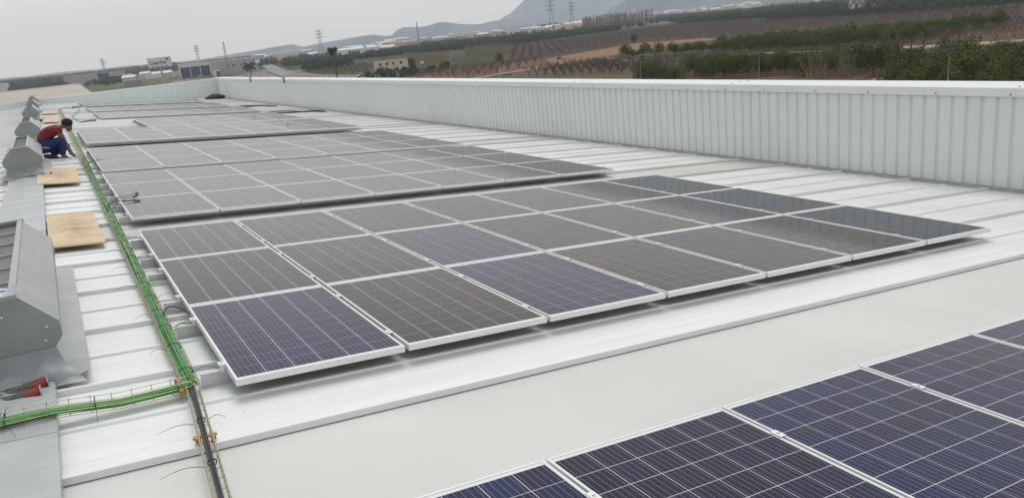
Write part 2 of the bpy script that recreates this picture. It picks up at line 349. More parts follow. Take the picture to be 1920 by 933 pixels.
ridge('hill', [(-200,170),(0,146),(60,141),(120,133),(180,129),(240,122),(300,118),(360,112),(420,103),(480,93),(520,86),(545,82),(570,86),(640,80),(700,70)], 3600, 400, M_HILL)
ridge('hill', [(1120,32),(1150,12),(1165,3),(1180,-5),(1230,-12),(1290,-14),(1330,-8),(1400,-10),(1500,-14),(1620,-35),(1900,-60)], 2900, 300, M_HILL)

# ------------------------------------------------------------------ vegetation
def inside(p, poly):
    x, y = p; c = False; n = len(poly)
    for i in range(n):
        x1, y1 = poly[i]; x2, y2 = poly[i-1]
        if (y1 > y) != (y2 > y) and x < (x2-x1)*(y-y1)/(y2-y1)+x1: c = not c
    return c
def scatter(px, sx_, sy_, ang, jit, seed=1):
    rnd = random.Random(seed)
    poly = [(hit(u, v).x, hit(u, v).y) for u, v in px]
    ca, sa = math.cos(ang), math.sin(ang)
    loc = [(x*ca + y*sa, -x*sa + y*ca) for x, y in poly]
    x0, x1 = min(p[0] for p in loc), max(p[0] for p in loc); y0, y1 = min(p[1] for p in loc), max(p[1] for p in loc)
    res = []
    a = x0
    while a < x1:
        b = y0
        while b < y1:
            q = (a + rnd.uniform(-jit, jit)*sx_, b + rnd.uniform(-jit, jit)*sy_)
            if inside(q, loc): res.append((q[0]*ca - q[1]*sa, q[0]*sa + q[1]*ca))
            b += sy_
        a += sx_
    res.sort(key=lambda p: (p[0]-C0.x)**2 + (p[1]-C0.y)**2)
    return res
def leafy(seed, R, H, nl, ls, clumps=9, z0=.35):
    """crown of small leaf faces in uneven clumps, returned as arrays"""
    rnd = random.Random(seed); V = []; Fc = []
    cl = []
    for i in range(clumps):
        a = rnd.uniform(0, 2*PI); r = R * rnd.uniform(.15, .62); z = z0 + (H - z0) * rnd.uniform(.25, .80)
        cl.append((r*math.cos(a), r*math.sin(a), z, R * rnd.uniform(.38, .58)))
    cl.append((0, 0, z0 + (H-z0)*.5, R*.72))
    for i in range(nl):
        cx, cy, cz, cr = cl[rnd.randrange(len(cl))]
        th = rnd.uniform(0, 2*PI); cphi = rnd.uniform(-.7, 1); sp = math.sqrt(1 - cphi*cphi); rr = cr * rnd.uniform(.8, 1.08)
        nrm = Vector((sp*math.cos(th), sp*math.sin(th), cphi)); p = Vector((cx, cy, cz)) + nrm * rr
        if p.z < .1: continue
        nrm = (nrm + Vector((rnd.uniform(-.7, .7), rnd.uniform(-.7, .7), rnd.uniform(-.4, .8)))).normalized()
        a = nrm.orthogonal().normalized(); a.rotate(Matrix.Rotation(rnd.uniform(0, 6.3), 3, nrm)); b = nrm.cross(a)
        s = ls * rnd.uniform(.6, 1.3); k = len(V)
        V += [tuple(p + a*s), tuple(p + b*s*.55), tuple(p - a*s), tuple(p - b*s*.55)]; Fc.append((k, k+1, k+2, k+3))
    return V, Fc
def limbs(seed, H, n, r0, spread=.9, sub=3, nside=4, vase=True, trunk=.22):
    rnd = random.Random(seed); b = MB()
    b.tube([(0, 0, -.2), (rnd.uniform(-.04, .04)*H, rnd.uniform(-.04, .04)*H, H*trunk)], [r0*1.3, r0], nside)
    for i in range(n):
        a = 2*PI*i/n + rnd.uniform(-.4, .4); s = spread*H*.5*rnd.uniform(.6, 1.1)
        m1 = Vector((math.cos(a)*s*.55, math.sin(a)*s*.55, H*(trunk + .28))); e1 = Vector((math.cos(a)*s, math.sin(a)*s, H*rnd.uniform(.75, 1.0)))
        b.tube([(0, 0, H*trunk*.9), m1, e1], [r0*.7, r0*.45, r0*.15], 3, caps=False)
        for k in range(sub):
            t = rnd.uniform(.2, .9); p = m1.lerp(e1, t); a2 = a + rnd.uniform(-1.3, 1.3)
            q = p + Vector((math.cos(a2)*s*.45, math.sin(a2)*s*.45, H*rnd.uniform(.12, .33)))
            b.tube([p, q], [r0*.28, r0*.08], 3, caps=False)
    return b
def make_tree_meshes(prefix, seeds, R, H, nl, ls, lm, clumps=9, r0=.1):
    res = []
    for s in seeds:
        V, Fc = leafy(s, R, H, nl, ls, clumps); me = bpy.data.meshes.new(prefix + '_crown'); me.from_pydata(V, [], Fc); me.materials.append(lm)
        tb = limbs(s, H*.8, 4, r0, .7, 1, 4)
        res.append((me, tb.mesh(prefix + '_trunk', M_BARK)))
    return res
def merged(name, items, mt, label=None, cat=None):
    """items: list of (V ndarray, F ndarray(quads/tris)) placed"""
    Vs = []; Fs = []; off = 0; sizes = []
    for V, Fc in items:
        Vs.append(V); Fs.append(Fc + off); off += len(V)
    Va = np.concatenate(Vs); Fa = np.concatenate(Fs); k = Fa.shape[1]
    me = bpy.data.meshes.new(name); me.vertices.add(len(Va)); me.vertices.foreach_set('co', Va.ravel())
    me.loops.add(Fa.size); me.loops.foreach_set('vertex_index', Fa.ravel().astype(np.int32))
    me.polygons.add(len(Fa)); me.polygons.foreach_set('loop_start', np.arange(0, Fa.size, k, dtype=np.int32))
    me.update(calc_edges=True); me.materials.append(mt)
    return tag(link(name, me), label=label, cat=cat, kind='stuff')
def place_np(V, x, y, z, s, a, zs=1):
    c, s_ = math.cos(a)*s, math.sin(a)*s
    o = np.empty_like(V); o[:, 0] = V[:, 0]*c - V[:, 1]*s_ + x; o[:, 1] = V[:, 0]*s_ + V[:, 1]*c + y; o[:, 2] = V[:, 2]*s*zs + z
    return o
def tri_arrays(b):
    fs = []
    for f in b.f:
        if len(f) == 4: fs.append(f)
        elif len(f) == 3: fs.append([f[0], f[1], f[2], f[2]])
    return np.array(b.v), np.array([f for f in fs if len(set(f)) == 4])
citA = Z3((690,440),(1000,425),(1300,398),(1920,340)) + Z4((0,335),(1000,255),(1790,180),(1860,190),(1400,262),(1050,328),(500,362),(0,392)) + Z3((1500,398),(1000,436))
citB = Z3((1310,560),(1480,520),(1920,505)) + Z4((0,500),(640,490),(900,480),(1250,470),(1920,465),(2250,455),(2350,780),(880,760),(880,590),(640,570),(0,580)) + Z3((1700,595),(1400,600),(1310,590))
citC = Z3((960,610),(1180,600),(1290,610),(1290,650),(960,650))
ct = make_tree_meshes('citrus', [1, 2, 3, 4, 5], 2.3, 3.3, 1500, .125, M_LEAF, 14)
rnd = random.Random(5)
ptsB = scatter(citB, 4.4, 4.0, .5, .18, 2) + scatter(citC, 4.0, 3.6, .5, .2, 3)
ptsB.sort(key=lambda p: (p[0]-C0.x)**2 + (p[1]-C0.y)**2)
ptsA = scatter(citA, 4.6, 4.2, .5, .16, 4)
V, Fc = leafy(31, 2.4, 3.4, 300, .30); CL = np.array(V); CF = np.array(Fc)
def tree_thing(name, meshes, x, y, s, label, cat, group=None, a=None, zs=1):
    t = empty(name, (x, y, GZ), (0, 0, rnd.uniform(0, 6.28) if a is None else a)); t.scale = (s, s, s*zs)
    tag(t, label, cat, group); link('crown', meshes[0], t); link('trunk', meshes[1], t); return t
for i, (x, y) in enumerate(ptsB[:215]):
    q_ = RM.transposed() @ (Vector((x, y, GZ)) - C0); uu = 960 + F*q_.x/q_.z
    zone = 'beside the lamp nearest the dry reeds' if uu < 1310 else 'left of the third blue headed lamp' if uu < 1424 else 'between the third lamp and the concrete hut' if uu < 1560 else 'left of the big bare tree' if uu < 1700 else 'between the bare tree and the tallest lamp' if uu < 1777 else 'right of the tallest blue headed lamp'
    tree_thing('citrus_tree', ct[rnd.randrange(5)], x, y, rnd.uniform(.8, 1.15), 'dense green citrus tree in the near orchard, ' + zone, 'tree', 'near citrus trees ' + zone, zs=rnd.uniform(.85, 1.15))
for i, (x, y) in enumerate(ptsA[:85]):
    tree_thing('citrus_tree', ct[rnd.randrange(5)], x, y, rnd.uniform(.8, 1.1), 'dark citrus tree in the long orchard band beyond the pale dirt track', 'tree', 'citrus trees beyond the dirt track', zs=rnd.uniform(.85, 1.15))
rest = ptsB[215:] + ptsA[85:]
if rest: merged('orchard_trees', [(place_np(CL, x, y, GZ, rnd.uniform(.8, 1.15), rnd.uniform(0, 6.28), rnd.uniform(.85, 1.15)), CF) for x, y in rest], M_LEAF, 'citrus trees farther off merging into dark green rows', 'orchard')
print('citrus', len(ptsA), len(ptsB))
# far green orchards (rows)
V, Fc = leafy(33, 2.6, 3.2, 60, .75, 5); GL = np.array(V); GF = np.array(Fc)
far_green = [Z2((200,508),(560,470),(1100,418),(1100,400),(1500,330),(1300,330),(800,425),(190,488)), Z2((1100,415),(1920,345),(1920,290),(1300,330)), Z3((0,345),(520,270),(820,232),(760,215),(0,290)),
             Z4((0,165),(400,140),(1000,110),(1920,45),(2200,20),(2200,-10),(1920,15),(1200,55),(600,100),(0,120)), Z4((0,110),(500,60),(560,20),(0,60)), Z2((820,590),(900,560),(1300,535),(1480,512),(1460,530),(1290,550),(1100,590),(830,610)), Z3((1080,120),(1500,100),(1800,85),(1920,60),(1920,100),(1300,150),(1080,170)), Z2((340,520),(700,480),(720,500),(400,540)), Z3((1230,170),(1920,125),(1920,142),(1240,186)), Z4((0,130),(700,95),(1920,25),(1920,35),(700,112),(0,148))]
its = []
for i, pg in enumerate(far_green):
    st = 5.5 if i != 4 else 12
    ps = scatter(pg, st, st*.9, .6, .22, 10+i)
    if len(ps) > 2600: rnd.shuffle(ps); ps = ps[:2600]
    its += [(place_np(GL, x, y, GZ, rnd.uniform(.7, 1.2)*(.6 if i == 5 else .85), rnd.uniform(0, 6.28)), GF) for x, y in ps]
    print('green', i, len(ps))
merged('far_orchard', its, M_LEAFD, 'dark green orchard strips across the far plain', 'orchard')
# bare fruit trees
bt = [limbs(40+i, 2.7, 8, .085, 1.1, 7, 4).mesh('bare_tree', M_BARKP) for i in range(4)]
bareN = Z3((60,578),(300,540),(700,492),(870,505),(1300,480),(1460,470),(1330,530),(930,560),(600,566))
pb = scatter(bareN, 3.4, 2.7, .35, .12, 6)
print('bare', len(pb))
for x, y in pb[:300]:
    o = link('bare_fruit_tree', bt[rnd.randrange(4)], None, (x, y, GZ), (0, 0, rnd.uniform(0, 6.28)), (rnd.uniform(.85, 1.15),)*3)
    tag(o, 'leafless vase shaped fruit tree in the brown orchard beside the pale track', 'tree', 'bare fruit trees beside the dirt track')
bb = limbs(50, 2.2, 8, .06, 1.1, 5, 4); BV, BF = tri_arrays(bb)
its = [(place_np(BV, x, y, GZ, 1, rnd.uniform(0, 6.28)), BF) for x, y in pb[300:]]
for i, (pg, st) in enumerate([(BROWN_UP[:5] + Z4((900,95),(1920,42)) + Z4((1920,150),(1100,185),(0,255)) + Z3((1500,285),(900,318),(560,380),(0,460)), 6.5),
        (Z4((1200,315),(1790,180),(2300,90),(2300,290),(1920,295),(1300,318)), 4.5), (Z2((1060,600),(1110,585),(1470,525),(1920,478)) + Z3((250,450),(0,530)) + Z2((1640,590)), 4.5), (Z2((380,560),(420,530),(820,490),(880,520),(820,560)), 6)]):
    ps = scatter(pg, st, st*.8, .35, .15, 20+i)
    print('bareF', i, len(ps))
    if len(ps) > 3500: rnd.shuffle(ps); ps = ps[:3500]
    its += [(place_np(BV, x, y, GZ, rnd.uniform(.8, 1.1), rnd.uniform(0, 6.28)), BF) for x, y in ps]
merged('bare_orchard', its, M_BARKP, 'leafless brown orchard rows covering the plain', 'orchard')
# reeds
def reeds(poly, nn, h, seed, label):
    rr = random.Random(seed); px = [(hit(u, v).x, hit(u, v).y) for u, v in poly]; x0, x1 = min(p[0] for p in px), max(p[0] for p in px); y0, y1 = min(p[1] for p in px), max(p[1] for p in px)
    V = []; Fc = []; k = 0; t = 0
    while k < nn and t < nn*40:
        t += 1; x, y = rr.uniform(x0, x1), rr.uniform(y0, y1)
        if not inside((x, y), px): continue
        a = rr.uniform(0, 6.28); l = rr.uniform(-.35, .35)*h; l2 = rr.uniform(-.35, .35)*h; hh = h*rr.uniform(.3, 1.05); wd = h*rr.uniform(.006, .016)
        q = len(V); V += [(x-wd*math.cos(a), y-wd*math.sin(a), GZ), (x+wd*math.cos(a), y+wd*math.sin(a), GZ), (x+l+wd*.4, y+l2, GZ+hh), (x+l-wd*.4, y+l2, GZ+hh)]; Fc.append((q, q+1, q+2, q+3)); k += 1
    me = bpy.data.meshes.new('reeds'); me.from_pydata(V, [], Fc); me.materials.append(M_STRAW)
    tag(link('reeds', me), label, 'reeds', kind='stuff')
reeds(Z2((1120,480),(1440,470),(1440,440),(1120,440)), 2200, 4.5, 1, 'tall straw coloured reeds beside the ruined farmhouse')
reeds(Z2((1580,430),(1920,410),(1920,380),(1580,400)), 2200, 5, 2, 'tall straw coloured reeds in the middle of the brown field')
reeds(Z3((1160,650),(1160,590),(1340,590),(1340,650)), 150, 4.2, 3, 'dry pale reeds between the near citrus trees')
reeds(Z4((290,600),(290,560),(440,560),(440,600)), 170, 4.0, 4, 'dry reeds at the orchard edge right of the citrus trees')
reeds(Z4((520,590),(520,560),(640,560),(640,590)), 130, 4.0, 5, 'thin dry reeds beside the bare red soil')
reeds(Z3((150,265),(290,255),(290,240),(150,250)), 500, 6, 6, 'distant patch of pale reeds on the plain')
# poplar grove
pv = MB(); rr = random.Random(9); pv.tube([(0,0,0),(0,0,13)], [.16,.03], 3, caps=False)
for k in range(44):
    z = rr.uniform(2, 12); a = rr.uniform(0, 6.28); pv.tube([(0,0,z),(math.cos(a)*1.0, math.sin(a)*1.0, z+rr.uniform(1.5, 2.6))], [.04,.015], 3, caps=False)
popme = pv.mesh('poplar', M_BARKP)
pp = scatter(Z3((520,222),(830,212),(1060,190),(1060,178),(820,190),(560,205)), 6.0, 5.0, .3, .3, 30)
print('poplar', len(pp))
rnd.shuffle(pp)
for x, y in pp[:280]:
    h = rnd.uniform(.72, 1.2)
    tag(link('poplar_tree', popme, None, (x, y, GZ), (0, 0, rnd.uniform(0, 6)), (h*1.1, h*1.1, h)), 'tall leafless poplar in the dense brown grove on the plain', 'tree', 'bare poplars in the grove')
# far tree masses
V, Fc = leafy(61, 4.5, 6.5, 90, 1.2, 6, .5); WL = np.array(V); WF = np.array(Fc); its = []
rr = random.Random(12)
def mass(u0, v0, u1, v1, dv, nn, s0=.7, s1=1.6):
    for k in range(nn):
        t = rr.random(); u = u0 + (u1-u0)*t; v = v0 + (v1-v0)*t + rr.random()*dv
        p = hit(u, v); its.append((place_np(WL, p.x, p.y, GZ, rr.uniform(s0, s1), rr.uniform(0, 6.28)), WF))
mass(-40, 159, 330, 122, 7, 900, .8, 1.7); mass(300, 128, 500, 104, 8, 500, .6, 1.3)
mass(0, 163, 130, 149, 8, 200, .6, 1.5); mass(20, 168, 130, 158, 5, 70, .5, 1.0); mass(165, 156, 240, 147, 9, 30, .4, .8); mass(230, 141, 340, 128, 5, 110, .5, 1.1)
mass(480, 112, 720, 84, 14, 260, .25, .7)
mass(720, 84, 1000, 60, 14, 170, .25, .7)
mass(480, 122, 700, 92, 4, 90, .4, .8)
mass(1000, 60, 1440, 14, 12, 200, .25, .7)
mass(1440, 14, 1920, -20, 22, 300, .3, .9)
mass(1260, 42, 1400, 34, 5, 30, .5, .9)
mass(1000, 50, 1095, 40, 8, 60)
merged('woodland', its, M_LEAFO, 'hazy belt of trees along the far plain', 'trees')
# larger single trees
lt = make_tree_meshes('broadleaf', [71, 72], 3.2, 6.0, 900, .26, M_LEAFD, 12, .2)
def single(u, v, hgt, label, me=None, base=6.0, wide=1.0):
    p = hit(u, v); s = hgt/base; t = tree_thing('broadleaf_tree', me or lt[rnd.randrange(2)], p.x, p.y, s*wide, label, 'tree', zs=1/wide); return t
single(733, 132, 4.0, 'round dark tree in front of the ruined farmhouse', wide=1.1)
single(772, 128, 4.4, 'round dark tree at the right end of the ruined farmhouse', wide=1.1)
single(937, 122, 4.2, 'lone dark bush at the edge of the reddish field')
single(265, 140, 9.0, 'tall dark tree left of the green lettered billboard', wide=.8)
single(132, 161, 5, 'first round tree in front of the long grey warehouse')
single(149, 158.5, 6, 'second round tree in front of the long grey warehouse, the tallest')
single(166, 163, 5, 'third tree in front of the long grey warehouse, beside the beige roof')
single(180, 161, 6, 'fourth tree in front of the long grey warehouse, near its blue bay')
single(205, 157, 6, 'tree hiding the foot of the dark blue warehouse bay', wide=1.2)
single(225, 153, 5.5, 'tree at the right end of the long grey warehouse')
single(1190, 81, 4, 'small dark tree at the corner of the ploughed field')
# big bare tree
bigb = limbs(80, 7.5, 11, .22, 1.5, 9, 5, trunk=.12)
p = hit(1708, 143)
tag(bigb.build('bare_tree', M_BARKP, None, loc=p), 'big leafless spreading tree with pale branches among the citrus trees', 'tree')
# palms
def palm(p, h, fr, fl, label, droop=1.0, tr=.22):
    t = empty('palm_tree', p); tag(t, label, 'palm tree')
    b = MB(); b.tube([(0,0,-.3),(0.1,0,h*.5),(0,0,h)], [tr*1.3, tr, tr*.9], 6); b.build('trunk', M_BARK, t)
    c = MB(); rq = random.Random(int(h*10))
    for k in range(fr):
        a = rq.uniform(0, 6.28); el = rq.uniform(-.5, 1.2); L = fl*rq.uniform(.8, 1.1); prev = Vector((0,0,h)); n_ = 5
        for j in range(n_):
            e2 = el - droop*(j/n_)*1.3; q = prev + Vector((math.cos(a)*math.cos(e2), math.sin(a)*math.cos(e2), math.sin(e2)))*L/n_
            sd_ = Vector((-math.sin(a), math.cos(a), 0))*fl*.13*(1-.15*j)
            c.add([prev-sd_+Vector((0,0,-.1*fl)), prev, q, q-sd_*.9+Vector((0,0,-.1*fl))], [(0,1,2,3)]); c.add([prev+sd_+Vector((0,0,-.1*fl)), prev, q, q+sd_*.9+Vector((0,0,-.1*fl))], [(0,3,2,1)])
            prev = q
    c.build('crown', M_LEAFD, t); return t
# rows of vehicles, buildings etc. --------------------------------------------------
def frame_at(u, v, D=None, z=GZ):
    """ground point and yaw so local +x runs across the view, +y away"""
    p = hit(u, v) if D is None else at(u, v, D); p.z = z
    d = Vector((p.x - C0.x, p.y - C0.y)); return p, math.atan2(d.y, d.x) - PI/2
def pxw(u0, u1, v, D):    # metres across for a pixel span
    return (at(u1, v, D) - at(u0, v, D)).length
pdist = lambda u, v: (hit(u, v) - C0).length
palm(at(624, 92, 235) * 1 if False else Vector((at(624,100,235).x, at(624,100,235).y, GZ)), at(624, 92, 235).z - GZ - .3, 70, 1.9, 'tall slim palm standing alone above the long parapet', 1.5)
pq = hit(471, 141); palm(Vector((pq.x, pq.y, GZ)), 5.5, 46, 5.0, 'bushy palm in front of the grey concrete warehouse', .9, .35)

def wall_holes(b, W, H, holes, y0, y1, mi=0):
    """wall in x-z with rectangular openings, built as solid pieces"""
    xs = sorted({0, W} | {h[0] for h in holes} | {h[1] for h in holes}); zs = sorted({0, H} | {h[2] for h in holes} | {h[3] for h in holes})
    for i in range(len(xs)-1):
        for j in range(len(zs)-1):
            cx, cz = (xs[i]+xs[i+1])/2, (zs[j]+zs[j+1])/2
            if any(h[0] < cx < h[1] and h[2] < cz < h[3] for h in holes): continue
            b.box((xs[i], y0, zs[j]), (xs[i+1], y1, zs[j+1]), mi)
# ruined farmhouse
D = 330; pL = at(702, 132, D); pL.z = GZ; pR = at(766, 126, D); pR.z = GZ
W = (pR - pL).length; yaw = math.atan2(pR.y-pL.y, pR.x-pL.x)
t = empty('ruined_farmhouse', pL, (0, 0, yaw)); tag(t, 'roofless cream farmhouse with empty dark windows beyond the parapet', 'house')
Hh = at(745, 111, D).z - GZ
b = MB(); wins = [(W*f, W*f+.85, Hh*.58, Hh*.84) for f in (.16, .36, .54, .76)] + [(W*f, W*f+1.0, 0.0, Hh*.36) for f in (.30, .62, .80)]
wall_holes(b, W, Hh, wins, 0, .4); b.build('wall', M_CREAM, t)
b = MB(); b.box((0, .4, 0), (.35, 7, Hh*.93)); b.box((W-.35, .4, 0), (W, 7, Hh*.9)); b.box((.35, 6.6, 0), (W-.35, 7, Hh*.8)); b.build('wall', M_CREAM, t)
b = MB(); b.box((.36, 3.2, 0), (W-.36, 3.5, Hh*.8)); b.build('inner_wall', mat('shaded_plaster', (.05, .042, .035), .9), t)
b = MB(); b.box((-.05, -.05, Hh), (W*.7, .45, Hh+.22)); b.build('eave', M_TILE, t)
# generic buildings
def shed(name, u0, v0, u1, v1, D, topv, dep, label, wm, rm, pitch=.0, cat='warehouse'):
    um, vm_ = (u0+u1)/2, (v0+v1)/2; pm = hit(um, vm_); D = math.hypot(pm.x-C0.x, pm.y-C0.y)
    a = at(u0, v0, D); a.z = GZ; c = at(u1, v1, D*1.0); c.z = GZ
    W = (c-a).length; yaw = math.atan2(c.y-a.y, c.x-a.x); H = at((u0+u1)/2, topv, D).z - GZ
    t = empty(name, a, (0, 0, yaw)); tag(t, label, cat)
    b = MB(); b.box((0, 0, 0), (W, dep, H)); b.build('wall', wm, t)
    b = MB()
    if pitch: b.prism([(-.3, H-.02), (dep/2, H+pitch), (dep+.3, H-.02)], -.3, W+.3, 'x')
    else: b.box((-.25, -.25, H), (W+.25, dep+.25, H+.3))
    b.build('roof', rm, t); return t, W, H
# concrete warehouse with the blue doors
D = 290
t, W, H = shed('concrete_warehouse', 400, 143, 487, 136, D, 112, 40, 'long grey precast concrete warehouse with four small windows', M_CONC, M_GREYL)
for f in (.33, .44, .60, .71):
    b = MB(); b.box((W*f, -.06, H*.56), (W*f+1.8, .02, H*.56+1.3)); w_ = b.build('window', M_GREYL, t)
    b = MB(); b.box((W*f+.15, -.12, H*.56+.12), (W*f+1.65, -.061, H*.56+1.18)); b.build('pane', M_DARKWIN, w_)
for k in range(1, 4):
    b = MB(); b.box((0, -.03, H*k/4), (W, -.001, H*k/4+.06)); b.build('panel_joint', M_GREY, t)
for k in range(1, 7):
    b = MB(); b.box((W*k/7, -.035, 0), (W*k/7+.06, -.002, H*.98)); b.build('panel_joint', M_GREY, t)
b = MB(); b.box((W*.02, -5, 0), (W*.17, -.05, H*.42)); b.build('porch', M_WHITEP, t)
b = MB(); b.box((W*.08, -5.06, .2), (W*.16, -5.0, H*.36)); b.build('blue_door', M_BLUE, t)
b = MB()
for k in range(7): b.box((W*(k+.15)/7, 3, H+.3), (W*(k+.75)/7, 20, H+.55))
b.build('rooflight', M_WHITEP, t)
t, W, H = shed('open_warehouse', 338, 145, 399, 142, 282, 119, 34, 'pale warehouse with tall dark blue sliding doors', M_WHITEP, M_WHITEP)
for k in range(3):
    b = MB(); b.box((W*(.05+.31*k), -.1, 0), (W*(.05+.31*k)+W*.285, -.02, H*.74)); b.build('blue_door', M_BLUE, t)
b = MB(); b.box((W*.04, -.12, H*.74), (W*.96, -.03, H*.80)); b.build('door_track', M_GREY, t)
# long warehouse further left
t, W, H = shed('long_warehouse', 123, 163, 186, 156, 330, 141, 22, 'long low grey warehouse behind the beige roof', M_CONC, M_GREYL)
t2, W, H = shed('blue_bay_warehouse', 187, 158, 207, 155, 326, 137, 22, 'dark blue bay standing between the pale warehouse wings', M_BLUE, M_GREY)
t2, W, H = shed('pale_warehouse', 208, 154, 237, 150, 328, 134.5, 20, 'pale warehouse wing right of the dark blue bay', M_CONC, M_GREYL)
b = MB(); b.box((W*.05, -.1, H*.1), (W*.95, -.02, H*.55)); b.build('shopfront', M_DARKWIN, t2)
b = MB(); b.box((0, -2, H*.55), (W, -.1, H*.62)); b.build('canopy', M_GREY, t2)
shed('grey_warehouse', 60, 161, 112, 155, 0, 150, 20, 'low grey warehouse between the white house and the long warehouse', M_CONC, M_GREYL)
shed('white_house', -8, 175, 19, 169, 210, 156, 9, 'white house at the far left edge of the view', M_WHITEP, M_GREY, cat='house')
shed('stone_hut', 1528, 121, 1556, 120, 150, 111.5, 2.5, 'small grey concrete hut among the near citrus trees', M_CONC, M_CONC, cat='hut')
shed('stone_hut', 1629, 94.5, 1643, 94, 205, 86.5, 3, 'small brick hut beside the dirt track', M_CONC, M_CREAM, cat='hut')
shed('farm_shed', 1722, 11, 1756, 8, 620, 5, 8, 'long low pale farm shed in the upper right fields', M_WHITEP, M_CREAM, cat='shed')
shed('farm_house', 1526, 6, 1540, 5, 760, -1, 8, 'white farmhouse with blue side near the top of the view', M_WHITEP, M_BLUE, cat='house')
shed('grey_shed', 235, 165, 268, 160, 210, 151.5, 8, 'low grey metal shed in front of the far fields', M_GREY, M_GREY, cat='shed')
shed('farm_barn', 722, 84, 735, 82, 720, 76, 12, 'white gabled barn left of the dark barn', M_WHITEP, M_WHITEP, 3, cat='barn')
shed('farm_barn', 736, 80, 768, 76, 760, 73, 16, 'dark roofed barn on the hazy plain', M_GREY, M_GREY, 4, cat='barn')
shed('factory', 590, 88, 625, 84, 1500, 82, 30, 'pale cream factory on the hazy plain', M_CREAM, M_WHITEP)
shed('factory', 820, 74, 868, 68, 1150, 66, 30, 'wide cream factory below the two hazy hills', M_CREAM, M_CREAM)
shed('factory', 830, 62, 905, 53, 1900, 54, 30, 'long white factory behind the cream one', M_WHITEP, M_WHITEP)
# scattered town houses
rr = random.Random(21); cols = [M_WHITEP, M_CREAM, M_WHITEP, mat('pinkish_render', (.52, .40, .35), .9), M_CONC]
def town(u0, v0, u1, v1, dv, nn, smin, smax, label, group, hmin=5, hmax=10):
    for k in range(nn):
        t_ = rr.random(); u = u0+(u1-u0)*t_; v = v0+(v1-v0)*t_ + rr.random()**1.5*dv
        p, yw = frame_at(u, v); wd = rr.uniform(smin, smax); dp = rr.uniform(8, 14); h = rr.uniform(hmin, hmax)
        e_ = empty('town_house', p, (0, 0, yw + rr.uniform(-.3, .3))); tag(e_, label, 'house', group)
        b = MB(); b.box((-wd/2, 0, 0), (wd/2, dp, h)); b.build('wall', cols[rr.randrange(5)], e_)
        b = MB()
        if rr.random() < .5: b.prism([(-.5, h), (dp/2, h+1.8), (dp+.5, h)], -wd/2-.4, wd/2+.4, 'x')
        else: b.box((-wd/2-.3, -.3, h), (wd/2+.3, dp+.3, h+.4))
        b.build('roof', M_TILE if rr.random() < .4 else M_WHITEP, e_)
town(1085, 40, 1420, 8, 6, 110, 9, 26, 'small pale building in the hazy town below the mountain', 'town buildings below the mountain')
town(1100, 28, 1420, -6, 6, 50, 9, 26, 'small pale building in the hazy town below the mountain', 'town buildings below the mountain')
town(790, 68, 1085, 42, 12, 75, 10, 34, 'pale building on the hazy plain in front of the low hills', 'buildings on the plain before the hills', 4, 8)
town(480, 110, 780, 78, 12, 46, 10, 30, 'pale building among the far trees left of the low hills', 'buildings among the far trees', 4, 8)
town(240, 150, 330, 138, 7, 12, 6, 12, 'small low house in the fields around the billboard', 'small houses near the billboard', 3, 4.5)
# apartment towers in the town
for u, v, h in ((1085, 36, 26), (1092, 35, 30), (1188, 26, 22)):
    p, yw = frame_at(u, v + 4, 2400); e_ = empty('tower_block', p, (0, 0, yw)); tag(e_, {1085: 'lower of the two pale tower blocks left of the town', 1092: 'taller of the two pale tower blocks left of the town', 1188: 'pale tower block in the middle of the town'}[u], 'tower block')
    b = MB(); b.box((-6, 0, 0), (6, 12, h)); b.build('wall', M_WHITEP, e_); b = MB(); b.box((-2, 3, h), (2, 8, h+3)); b.build('lift_room', M_CREAM, e_)
# viaduct
vp = [(950,63),(1000,57),(1050,51),(1100,45)]; vq = [(1215,31),(1300,21),(1400,11),(1500,1),(1600,-10),(1800,-28)]
for arr, lb_ in ((vp, 'pale raised motorway crossing the plain left of the poplar grove'), (vq, 'long pale raised motorway crossing the plain right of the poplar grove')):
    pts = [hit(u, v+2.0) for u, v in arr]; t = empty('motorway_viaduct', pts[0]); tag(t, lb_, 'viaduct'); o_ = pts[0]
    b = MB(); w9 = Vector((0, 0, 5)); vs = []
    for i, p in enumerate(pts):
        d = (pts[min(i+1, len(pts)-1)] - pts[max(i-1, 0)]).normalized(); nn = Vector((-d.y, d.x, 0))*4.5
        vs += [p - o_ + w9 + nn, p - o_ + w9 - nn, p - o_ + w9 - nn + Vector((0,0,1)), p - o_ + w9 + nn + Vector((0,0,1))]
    b.add(vs, [(4*i+k, 4*i+(k+1) % 4, 4*i+4+(k+1) % 4, 4*i+4+k) for i in range(len(pts)-1) for k in range(4)]); b.build('deck', M_CONC, t)
    for i in range(len(pts)-1):
        for k in range(5): q = pts[i].lerp(pts[i+1], k/5) - o_; b = MB(); b.box((q.x-1, q.y-1, 0), (q.x+1, q.y+1, 4.99)); b.build('pier', M_CONC, t)
